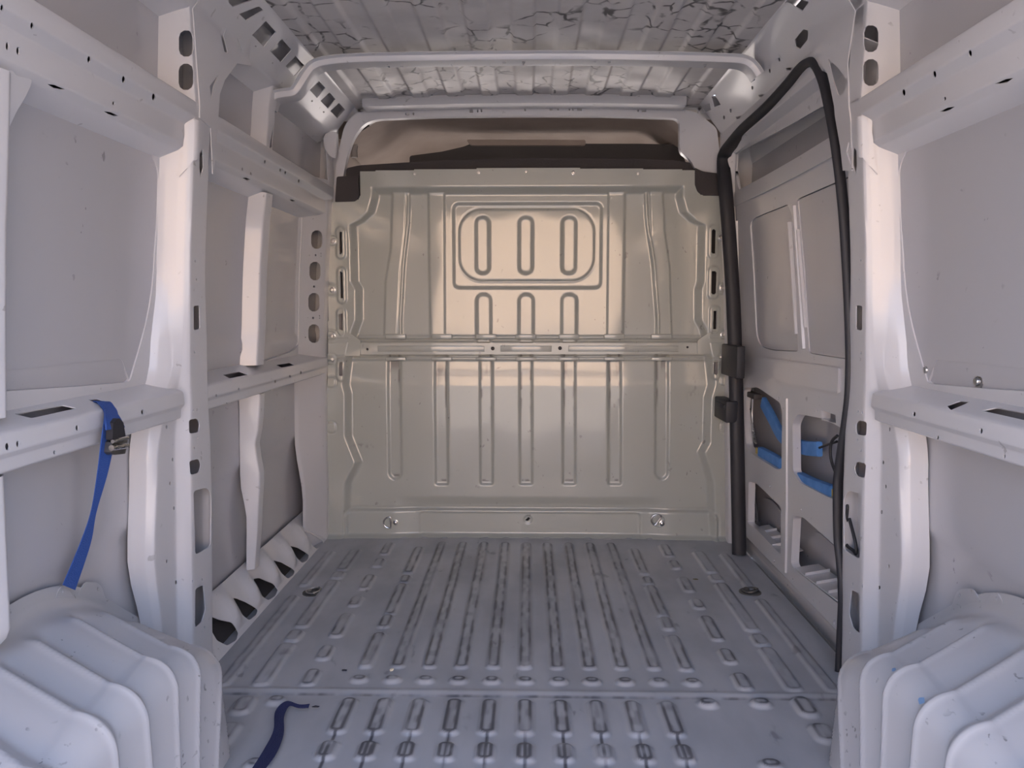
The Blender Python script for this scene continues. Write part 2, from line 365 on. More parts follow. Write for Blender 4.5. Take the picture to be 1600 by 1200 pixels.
for side in (-1, 1):
    f = post_surf(side, BKEYS); fl = post_surf(-1, BKEYS)
    ra, rb = (4.05, 5.0), (0.02, 1.55)
    H = px_poly(fl, [rpoly(z7([(150, 153), (185, 146), (197, 165), (193, 205), (152, 212)]), 4), rpoly(z7([(152, 328), (192, 318), (203, 345), (193, 378), (157, 388)]), 4),
                     rpoly(z7([(170, 455), (228, 440), (246, 475), (243, 690), (178, 728)]), 6), rpoly(z7([(178, 872), (212, 855), (222, 960), (205, 1015), (176, 1038)]), 4),
                     rpoly([(302.5, 478), (312, 477), (312.5, 514), (303, 516)], 3), [(312, 240), (317, 233), (318, 262), (313, 278), (311.5, 262)]], ra, rb)
    H += [px_ell(fl, p, 1.1, 2.4, ra, rb, 6) for p in [(305, 408), (307, 437), (304, 550), (302, 642), (308, 640), (309, 684), (304, 700), (301, 908), (316, 905), (320, 980)]]
    H += [px_ell(fl, p, 1.6, 3.2, (2.05, 2.98), rb, 8) for p in [(260.5, 667), (270, 718), (266, 755), (272, 794), (261, 877), (275, 910)]]
    finish('door_post', sheet_mesh(f, rect(0, 7, 0.0, 1.56), H, .0025, fine(8)+[.5, 1.5, 2.5, 3.5, 4.5], BZ), PAINT, WALLP[side], 40)
    # upper end of the post with two oval openings, leaning towards the roof
    TK = [(1.54, BP_TOP), (1.94, BP_TOP)]
    f2 = post_surf(side, TK); fl2 = post_surf(-1, TK)
def stad_px(cx, cy, rx, ry): return stad(cx, cy, rx, ry, 6)
for side in (-1, 1):
    BT = [(.086, 1.962), (.066, 1.966), (.044, 1.970), (.022, 1.975), (0, 1.982), (0, 2.070), (.03, 2.08), (.085, 2.11)]
    f2 = post_surf(side, [(1.54, BT), (1.94, BT)]); fl2 = post_surf(-1, [(1.54, BT), (1.94, BT)])
    H = [inv_all(fl2, stad_px(*q), (.1, 3.95), (1.5, 1.9)) for q in [(291, 68, 11.5, 21), (290.5, 120, 11.5, 21)]]
    finish('door_post_head', sheet_mesh(f2, rect(0, 7, 1.555, 1.90), H, .003, fine(8), [1.6, 1.65, 1.7, 1.75, 1.785, 1.82, 1.86]), PAINT, WALLP[side], 40)
    # slim posts that stiffen the rear wall panels, right at the edge of the view
    sk = [(1.43, [(.086, 1.25), (.03, 1.27), (.022, 1.315), (.03, 1.33), (.086, 1.352)]), (.84, [(.086, 1.235), (.03, 1.255), (.022, 1.300), (.03, 1.315), (.086, 1.33)])]
    fs = post_surf(side, sk[::-1]); fls = post_surf(-1, sk[::-1])
    H = [inv_all(fls, rpoly(p, 1.5), (1.0, 3.2), (.7, 1.5)) for p in [[(0, 178), (5, 178), (6, 250), (0, 250)], [(0, 345), (4, 345), (4, 425), (0, 425)]]]
    finish('panel_post', sheet_mesh(fs, rect(0, 4, .845, 1.43), [], .0025, fine(5), [.95, 1.05, 1.17, 1.3, 1.41]), PAINT, WALLP[side], 40)
    fbr = lambda a, b, s_=side: np.stack([s_*(xf(b, s_)+.030+.25*np.clip(1.385-b, 0, .12)), a, b], -1)
    fbl_ = lambda a, b: np.stack([-(xf(b, -1)+.030+.25*np.clip(1.385-b, 0, .12)), a, b], -1)
    hook = inv_all(fbl_, rpoly([(-40, 112), (20, 110), (25, 118), (50, 124), (48, 134), (38, 155), (27, 172), (14, 200), (-40, 200)], [2, 4, 4, 4, 4, 8, 8, 4, 2]), (.9, 1.9), (1.2, 1.6))
    finish('post_hook', sheet_mesh(fbr, hook, [], .006, [], [1.3, 1.33, 1.36, 1.385]), PAINT, WALLP[side], 40)
    so = [(.10, 1.22), (.03, 1.24), (.022, 1.285), (.03, 1.30), (.10, 1.325)]
    so2 = [(.10, 1.24), (.09, 1.26), (.085, 1.285), (.09, 1.30), (.10, 1.325)]; fs = post_surf(side, [(.39, so2), (.47, so), (.75, so)])
    finish('panel_post', sheet_mesh(fs, rect(0, 4, .40, .745), [], .0025, fine(5), [.41, .42, .43, .44, .455, .47, .5, .6]), PAINT, WALLP[side], 40)
    fw = lambda a, b, s_=side: np.stack([s_*(xf(b, s_)+skin_off(b)-.010), a, b], -1); fwl = lambda a, b: np.stack([-(xf(b, -1)+skin_off(b)-.010), a, b], -1)
    win = inv_all(fwl, rpoly([(40, 143), (226, 222), (249, 262), (247, 330), (237, 480), (203, 597), (120, 604), (0, 612), (0, 132)], [2, 16, 22, 30, 60, 6, 2, 2, 2]), (1.0, 2.1), (.8, 1.5))
    finish('window_frame', sheet_mesh(fw, rect(1.33, 1.965, .835, 1.42), [win], .012, [], [.92, 1.0, 1.1, 1.17, 1.3, 1.41]), PAINT, WALLP[side], 60)
    # smooth window blank of the rear bay
    fb = lambda a, b, s_=side: np.stack([s_*(xf(b, s_)+skin_off(b)-.0065), a, b], -1)
    fbl = lambda a, b: np.stack([-(xf(b, -1)+skin_off(b)-.0065), a, b], -1)
    out = inv_all(fbl, rpoly([(40, 140), (228, 222), (250, 262), (243, 470), (203, 597), (190, 560), (0, 580), (0, 140)], [2, 14, 14, 60, 4, 6, 2, 2]), (1.0, 2.1), (.8, 1.5))
    out = [(y, z) for y, z in out]
    finish('window_blank', sheet_mesh(fb, out, [], .005, [], [.92, 1.0, 1.1, 1.17, 1.3, 1.41]), SKIN, WALLP[side], 40)
# rail in the roof corner, with its row of square cut-outs
CORN = [(.075, 1.755), (.0, 1.785), (.0, 1.905), (-.012, 1.918)]
z4 = lambda p: [(x/3.2+300, y/3.2) for x, y in p]
flc = rail_surf(-1, CORN, .06)
SQ = [[(160, -8), (318, -4), (205, 34)], [(335, 32), (357, 52), (272, 102), (234, 70)], [(370, 105), (420, 160), (360, 235), (300, 175)], [(450, 195), (498, 250), (445, 312), (390, 255)],
      [(518, 280), (562, 328), (513, 380), (468, 330)], [(635, 405), (668, 440), (625, 490), (588, 450)], [(688, 462), (718, 497), (680, 543), (642, 505)], [(735, 515), (765, 548), (727, 592), (692, 555)]]
HC = [inv_all(flc, z4(p), (1.02, 1.98), (1.5, 3.4)) for p in SQ]
HC += [px_ell(flc, (x/3.2+300, y/3.2), 1.5, 1.5, (1.02, 1.98), (1.5, 3.4), 6) for x, y in [(318, 232), (404, 316), (600, 505), (658, 560)]]
finish('roof_corner_rail', sheet_mesh(flc, rect(0, 3, Y0, 3.41), HC, .0025, fine(4, .06), np.arange(.6, 3.3, .3)), PAINT, wall_left, 40)
RHEAD = [(.055, 1.685), (.004, 1.705), (.0, 1.725), (.0, 1.79), (.0, 1.905), (-.012, 1.918)]
frh = rail_surf(1, RHEAD, .08)
z8 = lambda p: [(x/2.6667+760, y/2.6667) for x, y in p]
HR = [inv_all(frh, ell(x/2.6667+760, y/2.6667, 1.7, 3.2, 8), (2.0, 3.98), (1.9, 3.4)) for x, y in [(1220, 248), (1180, 296), (1108, 366), (1018, 461), (907, 548), (990, 490)]]
HR += [inv_all(frh, z8(p), (.05, 2.5), (1.9, 3.4)) for p in [[(1245, 285), (1275, 278), (1268, 292), (1250, 294)], [(1130, 397), (1160, 390), (1150, 403), (1135, 405)], [(1038, 488), (1065, 480), (1055, 494), (1042, 496)]]]
HR += [inv_all(frh, z8(p), (3.02, 3.98), (1.5, 3.4)) for p in [[(1285, 165), (1320, 122), (1342, 128), (1338, 165), (1305, 205), (1288, 195)], [(870, 485), (905, 440), (930, 430), (935, 458)], [(938, 402), (952, 395), (976, 436), (950, 446)]]]
HR += [inv_all(frh, [(x/3+1200, y/3) for x, y in p], (3.02, 3.98), (1.2, 3.4)) for p in [[(85, 4), (192, 10), (160, 52), (80, 16)]]]
finish('door_header_rail', sheet_mesh(frh, rect(0, 5, 2.0, 3.41), HR, .0025, fine(6, .08), np.arange(2.2, 3.3, .3)), PAINT, wall_right, 40)
frc = rail_surf(1, CORN, .06)
finish('roof_corner_rail', sheet_mesh(frc, rect(0, 3, Y0, 2.02), [], .0025, fine(4, .06), [.6, .9, 1.2, 1.5, 1.8]), PAINT, wall_right, 40)
# gusset plates at the top of the door posts
flat = {s_: (lambda a, b, s_=s_: WALLP and np.stack([s_*(xf(b, s_)-.003), a, b], -1)) for s_ in (-1, 1)}
gl = inv_all(flat[-1], z4([(60, -20), (180, -20), (190, 60), (300, 150), (300, 330), (225, 318), (165, 400), (140, 470), (130, 600), (118, 790), (105, 870), (95, 640), (40, 590), (35, 0)]), (1.7, 2.8), (1.3, 1.95))
gh = [inv_all(flat[-1], rpoly(z4(p), 2), (1.7, 2.8), (1.3, 1.95)) for p in [[(152, 128), (170, 140), (180, 265), (162, 260)], [(210, 185), (228, 190), (252, 255), (225, 240)], [(135, 370), (110, 430), (98, 500), (88, 430)]]]
finish('gusset_plate', sheet_mesh(flat[-1], gl, gh, .003, [], CUTZ), PAINT, wall_left, 40)
zr = lambda p: [(x/3+1200, y/3) for x, y in p]
gr = inv_all(flat[1], zr([(372, -10), (372, 290), (385, 560), (392, 800), (350, 800), (338, 690), (310, 500), (280, 350), (225, 262), (195, 235), (185, 120), (265, 60), (330, -10)]), (1.7, 2.8), (1.3, 1.95))
grh = [inv_all(flat[1], rpoly(zr(p), 4), (1.7, 2.8), (1.3, 1.95)) for p in [[(280, 272), (330, 320), (372, 380), (355, 440), (328, 450), (300, 360)], [(378, 660), (392, 700), (394, 795), (366, 715)]]]
finish('gusset_plate', sheet_mesh(flat[1], gr, grh, .003, [], CUTZ), PAINT, wall_right, 40)
for side in (-1, 1):
    f = post_surf(side, BKEYS)
    cap = inv_all(post_surf(-1, BKEYS), rpoly([(291, 200), (300, 186), (311, 190), (313, 214), (303, 250), (280, 277), (285, 246), (287, 222)], [4, 6, 6, 6, 4, 1, 4, 6]), (1.0, 4.9), (1.3, 1.55))
    finish('post_cap', sheet_mesh(f, cap, [], .012, fine(8)+[.5, 1.5, 2.5, 3.5], [1.38, 1.42, 1.46, 1.5], w0=.010), PAINT, WALLP[side], 60)
fw = lambda a, b: np.stack([-(xf(b, -1)+skin_off(b)-.010), a, b], -1)
WF = [inv_all(fw, rpoly(p, r), (2.0, 3.4), (.8, 1.5)) for p, r in (([(318, 276), (396, 293), (388, 576), (318, 592)], 5), ([(418, 305), (468, 325), (484, 346), (479, 400), (471, 530), (461, 548), (408, 566)], [4, 10, 10, 30, 14, 10, 3]))]
finish('window_frame', sheet_mesh(fw, rect(2.11, 3.18, .835, 1.42), WF, .012, [], [.92, 1.0, 1.1, 1.17, 1.3, 1.41]), PAINT, wall_left, 60)
# ---- front bay of the left wall
for zlo, zhi, o1, nm in ((.845, 1.425, .028, 'panel_post'), (.13, .745, .034, 'panel_post')):
    if zlo > .5:
        ks = [(z, [(.086, 2.565+s_), (o1+.004, 2.585+s_), (o1, 2.640+s_), (o1+.01, 2.655+s_), (.086, 2.67+s_)]) for z, s_ in ((.84, -.015), (1.0, .0), (1.3, .012), (1.43, .03))]
    else:
        ks = [(z, [(.10 if z > .3 else .075, 2.575), (o, 2.59), (o, 2.635), (o+.01, 2.65), (.10 if z > .3 else .075, 2.665)]) for z, o in ((.12, .05), (.30, .04), (.46, .034), (.56, .050), (.66, .034), (.75, .030))]
    fp = post_surf(-1, ks)
    finish(nm, sheet_mesh(fp, rect(0, 4, zlo, zhi), [], .0025, fine(5), np.arange(zlo+.04, zhi, .05)), PAINT, wall_left, 40)
    # the long seam edge beside it
FPK = [(.086, 3.155), (.080, 3.175), (.014, 3.335), (.012, 3.36), (.012, 3.425)]
FPB = [(.10, 3.20), (.085, 3.215), (.02, 3.335), (.01, 3.36), (0.01, 3.425)]
FPF = [(.06, 3.20), (.05, 3.215), (.01, 3.335), (.0, 3.36), (0.0, 3.425)]
fk = post_surf(-1, [(.0, FPF), (.2, FPF), (.5, FPB), (.75, FPB), (.86, FPK), (1.78, FPK)])
H = [inv_all(fk, stad_px(280+x/3.4286, 250+y/3.4286, 8.8, 14.8), (1.02, 1.98), (.8, 1.6)) for x, y in [(737, 426), (728, 595), (722, 762), (722, 930)]]
H += [inv_all(fk, rect(280+x/3.4286-1.6, 280+x/3.4286+1.6, 250+y/3.4286-1.6, 250+y/3.4286+1.6), (1.02, 1.98), (.8, 1.6)) for x, y in [(732, 510), (723, 678), (718, 846)]]
H += [inv_all(fk, ell(280+x/3.4286, 250+y/3.4286, .9, .9, 6), (1.02, 1.98), (.8, 1.6)) for x, y in [(698, 510), (760, 500), (760, 515), (690, 846), (752, 835), (752, 848), (676, 950)]]
fpo = finish('front_post', sheet_mesh(fk, rect(0, 4, .0, 1.585), H, .0025, fine(5), np.arange(.1, 1.58, .06)), PAINT, wall_left, 40)
finish('front_post_head', sheet_mesh(fk, rect(2.0, 4, 1.585, 1.785), [], .0025, fine(5)[4:], [1.62, 1.68, 1.74]), PAINT, wall_left, 40)
fbk = lambda a, b: np.stack([a, 3.33+0*a, b], -1)
finish('lobed_bracket', sheet_mesh(fbk, rpoly([(at_y(x, y, 3.33)[0], at_y(x, y, 3.33)[2]) for x, y in [(505, 214), (512, 206), (527, 206), (523, 248), (514, 243), (506, 228)]], .012), [], .02), PAINT, wall_left, 40)
# upper posts between cant rail and roof
uk = [(1.57, [(.086, 2.60), (.035, 2.615), (.03, 2.66), (.04, 2.675), (.086, 2.70)]), (1.70, [(.08, 2.615), (.026, 2.63), (.02, 2.675), (.03, 2.69), (.08, 2.71)]), (1.80, [(.07, 2.63), (.012, 2.645), (.005, 2.70), (.015, 2.71), (.07, 2.73)])]
fu = post_surf(-1, uk); H = [inv_all(fu, z4([(425, 565), (433, 568), (402, 735), (388, 740)]), (1.3, 2.9), (1.5, 1.8))]
finish('panel_post', sheet_mesh(fu, rect(0, 4, 1.56, 1.79), H, .0025, fine(5), [1.6, 1.65, 1.7, 1.75]), PAINT, wall_left, 40)
# sill bracket with its row of drop-shaped openings
z6 = lambda p: [(x/2.4+280, y/2.4+550) for x, y in p]
DROPS = [[(118, 990), (150, 1003), (190, 1013), (222, 1050), (215, 1080), (180, 1101), (142, 1082), (118, 1040)], [(198, 922), (215, 923), (250, 937), (295, 965), (290, 985), (262, 1006), (235, 985)], [(272, 852), (300, 846), (350, 868), (371, 890), (360, 915), (335, 931), (308, 915), (290, 880)],
         [(351, 780), (385, 788), (434, 818), (430, 835), (408, 851), (382, 828)], [(409, 725), (445, 733), (488, 760), (482, 780), (462, 792), (436, 768)], [(460, 672), (490, 678), (541, 710), (537, 725), (515, 739), (490, 716)]]
def sill(side):
    def f(a, b):
        a, b = np.broadcast_arrays(np.asarray(a, float), np.asarray(b, float)); t = np.clip(b/.150, 0, 1)
        o = .086*t
        for yc in SILLC: o = o-.024*np.exp(-((a-yc)/.035)**2)*np.sin(np.pi*np.clip((b-.02)/.13, 0, 1))
        return np.stack([side*(xf(b, side)+o), a, b], -1)
    return f
SILLC = []
fsl = sill(-1); HS = [inv_all(fsl, rpoly(z6(p), 3, 4), (2.0, 3.4), (0.005, .148)) for p in DROPS]
Yg, Zg = np.meshgrid(np.array([2.0, 2.7, 3.46]), np.array([-.06, .05, .14]), indexing='ij'); quad_sheet('sill_shade_sheet', np.stack([-(.985-.10*(Zg < -.05)+0*Yg), Yg, Zg], -1), DARKP, wall_left)  # dark sheet added behind the drop openings to paint their deep shade
cs = sorted(np.mean([q[0] for q in h]) for h in HS); SILLC += [(a+b)/2 for a, b in zip(cs[:-1], cs[1:])]+[cs[-1]+.12]
finish('sill_bracket', sheet_mesh(fsl, rect(2.04, 3.40, -.004, .151), HS, .0025, np.arange(2.06, 3.4, .02), [.02, .04, .06, .08, .10, .12]), PAINT, wall_left, 50)
# right wall: jamb in front of the sliding door and the sill under it
fj = post_surf(1, [(-.02, [(.05, 3.335), (.0, 3.34), (0, 3.43)]), (1.72, [(.05, 3.335), (.0, 3.34), (0, 3.43)])])
finish('front_post', sheet_mesh(fj, rect(0, 2, -.02, 1.72), [], .003, fine(3), np.arange(.1, 1.7, .1)), PAINT, wall_right, 40)
fsr = lambda a, b: np.stack([.884+.0*a+b, a, -.012-.35*np.clip(b-.012, 0, 1)], -1)
finish('door_sill', sheet_mesh(fsr, rect(2.04, 3.42, -.01, .05), [], .003, np.arange(2.2, 3.4, .3), [0., .012, .03]), FLOORM, wall_right, 40)
# small bolts that stick out of the right rear panel
bolt_me = None
def bolt_mesh(r=.006, h=.006, washer=1.7):
    bm = bmesh.new(); lathe(bm, [(r*washer, 0), (r*washer, .0015), (r*washer*.9, .002), (r, .0022), (r, h*.75), (r*.8, h), (r*.25, h*1.02)], n=12)
    me = bpy.data.meshes.new('bolt'); bm.to_mesh(me); bm.free(); me.materials.append(STEEL)
    me.polygons.foreach_set('use_smooth', [True]*len(me.polygons)); me.set_sharp_from_angle(angle=math.radians(40)); return me
BOLT = bolt_mesh()
def put(name, me, loc, nrm, parent, sc=1.0, spin=0.0):
    o = bpy.data.objects.new(name, me); o.location = loc
    o.rotation_mode = 'QUATERNION'; o.rotation_quaternion = Vector(nrm).to_track_quat('Z', 'Y') @ Matrix.Rotation(spin, 4, 'Z').to_quaternion(); o.scale = (sc, sc, sc)
    return link(o, parent)
for px, py in [(1450, 578), (1530, 596)]:
    f = lambda a, b: np.stack([(xf(b, 1)+skin_off(b)-.002), a, b], -1)
    y, z = inv(f, px, py, (1.0, 2.2), (.8, 1.2)); put('bolt', BOLT, f(np.array(y), np.array(z)), (-1, 0, 0), wall_right, 1.5)

# ------------------------------------------------------------------ floor
fx = np.arange(-.955, .9301, .004); fy = np.concatenate([np.arange(Y0, 1.50, .02), np.arange(1.50, 3.471, .004)])
FX, FY = np.meshgrid(fx, fy, indexing='ij'); FH = np.zeros_like(FX); FG = np.zeros_like(FX); FT = np.zeros_like(FX)
P_ = .0925; CX = -.006
def pad(cx, y0, y1, hx, r=None, h=.009, wd=.009, dirt=.7):
    global FH, FG, FT
    d = rbox(FX, FY, cx, (y0+y1)/2, hx, (y1-y0)/2, min(r or hx, hx, (y1-y0)/2))
    FH = np.maximum(FH, h*(1-sst(d, -.002, wd))); FG = np.maximum(FG, dirt*np.exp(-((d+.003)/.0042)**2)); FT = np.maximum(FT, (d < -.003)*.3*dirt)
SEAM = 1.965
pz = lambda x, y: at_z(x, y, 0)
# front sheet: nine long ribs, segmented ribs beside them, dimples near the seam
yn = pz(820, 1047)[1]; yf = pz(822, 851)[1]
for k in range(-4, 5): pad(CX+k*P_, yn, yf, .016, .012, dirt=.75 if abs(k) < 4 else .6)
yd = pz(820, 1067)[1]
for k in range(-5, 6): pad(CX+k*P_, yd-.012, yd+.014, .017, .013, h=.010, wd=.014, dirt=.85)
zfl = lambda x, y: pz(320+x/3.2, 830+y/3.2)
for sgn in (-1, 1):
    for n0, n1 in (((770, 690), (862, 522)), ((878, 490), (905, 432)), ((905, 425), (975, 275)), ((990, 266), (1005, 232)), ((1012, 215), (1072, 90))):
        a, b = zfl(*n0), zfl(*n1); pad(sgn*5*P_+CX, a[1], b[1], .016, .013, dirt=.6)
    for n0, n1 in (((482, 780), (525, 705)), ((568, 650), (600, 585)), ((640, 536), (700, 423)), ((735, 382), (765, 338)), ((788, 298), (825, 230)), ((858, 186), (880, 148)), ((898, 124), (935, 68))):
        a, b = zfl(*n0), zfl(*n1); pad(sgn*6.5*P_+CX, a[1], b[1], .017, .014, dirt=.55)
    for n0, n1 in (((280, 780), (430, 575)), ((440, 560), (480, 510)), ((500, 488), (655, 258)), ((672, 245), (700, 215)), ((712, 203), (785, 100))):
        a, b = zfl(*n0), zfl(*n1); pad(sgn*7.9*P_+CX, a[1], b[1], .020, .014, dirt=.4)
    a, b = zfl(90, 782), zfl(462, 335); pad(sgn*9.0*P_+CX, a[1], b[1], .014, .012, dirt=.3)
    a, b = zfl(505, 280), zfl(650, 110); pad(sgn*9.0*P_+CX, a[1], b[1], .014, .012, dirt=.3)
# small tabs under the bulkhead
for k in range(-6, 7): pad(CX+k*P_, 3.385, 3.398, .012, .004, h=.004, wd=.006, dirt=0)
# rear sheet: ribs broken into pads with thin necks
y1r, y0r = pz(820, 1098)[1], pz(820, 1149)[1]; yo1, yo0 = pz(820, 1166)[1], pz(820, 1190)[1]
for k in range(-5, 5):
    pad(CX+k*P_, y0r, y1r, .0165, .013, h=.010, wd=.012, dirt=.95)
    yy = y0r; per = (y0r-yo0)
    for j in range(9):
        t1 = yo1-j*per*1.12; pad(CX+k*P_, t1-(yo1-yo0), t1, .0165, .012, h=.010, wd=.012, dirt=.95)
    xx = np.abs(FX-(CX+k*P_)); FG = np.maximum(FG, .9*(1-sst(xx, .002, .005))*(FY < y0r)*(FY > Y0+.05)); FH = FH-.004*(1-sst(xx, .002, .006))*(FY < y0r)*(FH < .004)
for px, py in [(1106, 1101), (1189, 1101), (432, 1097), (1205, 1198), (400, 1196)]:
    c = pz(px, py); pad(c[0], c[1]-.014, c[1]+.014, .019, .014, h=.012, wd=.014, dirt=.9)
for a, b, w_ in (((1247, 1097), (1270, 1117), .019), ((1277, 1138), (1298, 1157), .02), ((365, 1113), (395, 1095), .019), ((338, 1160), (366, 1136), .02)):
    A, B = pz(*a), pz(*b); pad((A[0]+B[0])/2, min(A[1], B[1])-.008, max(A[1], B[1])+.008, w_, .015, h=.010, wd=.014, dirt=.7)
# lap joint of the two sheets
FH = FH+.003*sst(FY, SEAM-.003, SEAM+.003)+.004*np.exp(-((FY-SEAM-.02)/.012)**2); FG = np.maximum(FG, .55*np.exp(-((FY-SEAM)/.004)**2))
nz = rng.random((40, 60)); 
def vnoise(u, v, sx, sy):
    gx, gy = np.clip(u*sx, 0, 1e6), np.clip(v*sy, 0, 1e6); ix, iy = gx.astype(int), gy.astype(int); fx_, fy_ = gx-ix, gy-iy
    fx_, fy_ = fx_*fx_*(3-2*fx_), fy_*fy_*(3-2*fy_); g = lambda i, j: nz[i % 40, j % 60]
    return (g(ix, iy)*(1-fx_)+g(ix+1, iy)*fx_)*(1-fy_)+(g(ix, iy+1)*(1-fx_)+g(ix+1, iy+1)*fx_)*fy_
N1 = vnoise(FX+1, FY, 22, 14); N2 = vnoise(FX+1.3, FY+.2, 90, 30)
FG = np.clip(FG*(.5+1.1*sst(N1, .15, .7))*(.6+.8*N2)+1.3*FT*sst(N2, .3, .8), 0, .95)
FH = FH+.0012*(vnoise(FX+1, FY, 9, 9)-.5)+.0006*(vnoise(FX+2, FY+1, 30, 30)-.5)
# slight upturn at the long edges
floor = finish('floor', grid_mesh(np.stack([FX, FY, FH], -1), None, FG), FLOORM, None, 180)
tag(floor, 'ribbed grey painted steel load floor with scuffed ribs', kind='structure')
# ------------------------------------------------------------------ roof
rx_ = np.arange(-.755, .7551, .005); ry_ = np.arange(Y0, 3.471, .012); RX, RY = np.meshgrid(rx_, ry_, indexing='ij')
RZ = 1.928-.020*(RX/.75)**2
for k in range(10):
    c = -.0885+(k-4)*.1445; d = np.abs(RX-c)
    RZ = RZ+.009*(1-sst(d, .030, .042))
ceiling = finish('ceiling', grid_mesh(np.stack([RX, RY, RZ], -1)), ROOFM, None, 180)
tag(ceiling, 'ribbed roof sheet with dark branching adhesive marks', kind='structure')
# roof bow and rear header: bent hat sections
BOWP = np.array([(at_y(x, y, 2.665)[0], at_y(x, y, 2.665)[2]) for x, y in [(424, 168), (428, 156), (440, 152), (458, 149), (468, 141), (484, 116), (494, 106), (512, 101), (560, 97), (690, 94.5), (815, 93), (940, 93), (1060, 95), (1128, 97), (1158, 99), (1172, 106), (1182, 120)]])
BP = smooth_path(BOWP, 4)
def bow_surf(yc, path=BP, hw=.038, drop=.026):
    sec = [(-hw-.014, .022), (-hw, .018), (-hw+.004, -.0), (hw-.004, -.0), (hw, .018), (hw+.014, .022)]
    i = np.arange(len(path))
    def f(a, b):
        a, b = np.broadcast_arrays(np.asarray(a, float), np.asarray(b, float))
        x, z = np.interp(a, i, path[:, 0]), np.interp(a, i, path[:, 1]); h = .5
        tx, tz = np.interp(a+h, i, path[:, 0])-np.interp(a-h, i, path[:, 0]), np.interp(a+h, i, path[:, 1])-np.interp(a-h, i, path[:, 1]); l = np.hypot(tx, tz)
        q = smooth_idx(sec, b, .07); up = q[..., 1]
        return np.stack([x-tz/l*up, yc+q[..., 0], z+tx/l*up], -1)
    return f
fb = bow_surf(2.70); n_ = len(BP)-1
H = [inv_all(fb, rect(x/2.6667+760-sx, x/2.6667+760+sx, y/2.6667-1, y/2.6667+1), (3, n_-3), (1.5, 4.9)) for x, y, sx in [(75, 262, 2), (155, 259, 2.5), (237, 259, 2), (292, 257, 2), (452, 258, 1.6), (512, 259, 2), (668, 261, 2), (720, 263, 2), (800, 265, 3), (838, 266, 3), (912, 270, 2.5), (990, 268, 9)]]
H += [inv_all(fb, rect(x/3.2+300-sx, x/3.2+300+sx, y/3.2-1, y/3.2+1), (3, n_-3), (1.5, 4.9)) for x, y, sx in [(760, 354, 2.5), (985, 337, 3), (1050, 332, 2), (1235, 322, 2), (1302, 320, 2), (1492, 315, 2), (1560, 312, 2), (870, 345, 9)]]
finish('roof_bow', sheet_mesh(fb, rect(0, n_, 0, 5), H, .003, np.arange(1, n_), fine(6, .07)), PAINT, ceiling, 45)
fb = bow_surf(1.30, BP[18:-16] if False else BP)
finish('roof_bow', sheet_mesh(fb, rect(0, n_, 0, 5), [], .003, np.arange(1, n_), fine(6, .07)), PAINT, ceiling, 45)
# front header hoop in front of the cab opening
YH = 3.415
fh = lambda a, b: np.stack([a, YH+0*a, b], -1)
xz = lambda pts, Y=YH: [(at_y(x, y, Y)[0], at_y(x, y, Y)[2]) for x, y in pts]
hoop = rpoly(xz([(510, 350), (520, 300), (528, 240), (538, 196), (552, 178), (572, 173), (690, 169.5), (815, 168), (940, 168), (1062, 170), (1090, 176), (1120, 200), (1132, 300), (1100, 290), (1078, 248), (1062, 238), (1062, 190), (1055, 184.5), (940, 181), (815, 180.5), (690, 182), (590, 186), (570, 192), (552, 214), (542, 245), (532, 300), (524, 350)]), [0, .02, .03, .03, .03, .02, 0, 0, 0, 0, .02, .02, 0, .01, .03, .03, .01, .02, 0, 0, 0, .03, .05, .04, .02, .02, 0])
HH = [xz(rect(x/3.2+300-sx, x/3.2+300+sx, y/3.2-2, y/3.2+2)) for x, y, sx in [(1076, 570, 3), (1107, 569, 1.2), (1396, 556, 3), (1428, 555, 1.2), (1447, 554, 1.2), (1502, 552, 1.2), (1537, 552, 2.2)]]
HH += [xz(rect(x/2.6667+760-sx, x/2.6667+760+sx, y/2.6667-2, y/2.6667+2)) for x, y, sx in [(26, 460, 1.2), (54, 460, 2.2), (161, 458, 1.2), (269, 457, 2.2), (298, 456, 1.2), (346, 456, 1.2), (360, 456, 1.2), (388, 457, 3.4), (632, 460, 1.2), (657, 461, 3.4)]]
finish('front_header', sheet_mesh(fh, hoop, HH, .035), PAINT, ceiling, 40)
bm = sweep([(-.70, 3.36, 1.911), (-.3, 3.36, 1.921), (0, 3.36, 1.923), (.3, 3.36, 1.921), (.66, 3.36, 1.911)], [(-.045, .004), (-.035, -.012), (.035, -.012), (.045, .004), (.045, .028), (-.045, .028)], wdir=(0, 1, 0))
bm_obj('header_flange', bm, PAINT, ceiling)
# ================================================================== bulkhead
bulkhead = tag(empty('bulkhead', (0, D, 0)), 'beige-grey pressed steel bulkhead closing off the cab', 'partition')
ux = np.arange(-.912, .9151, .004); uz = np.arange(-.004, 1.652, .004); BX, BZ_ = np.meshgrid(ux, uz, indexing='ij'); BH = np.zeros_like(BX); BG = np.zeros_like(BX)
q = lambda x, y: at_y(x, y, D)[[0, 2]]
PXM = q(826, 500)[0]-q(825, 500)[0]
def lerpx(pts, z):          # x of a line given by pixels, as a function of height
    P = np.array([q(*p) for p in pts]); o_ = np.argsort(P[:, 1]); return np.interp(z, P[o_, 1], P[o_, 0])
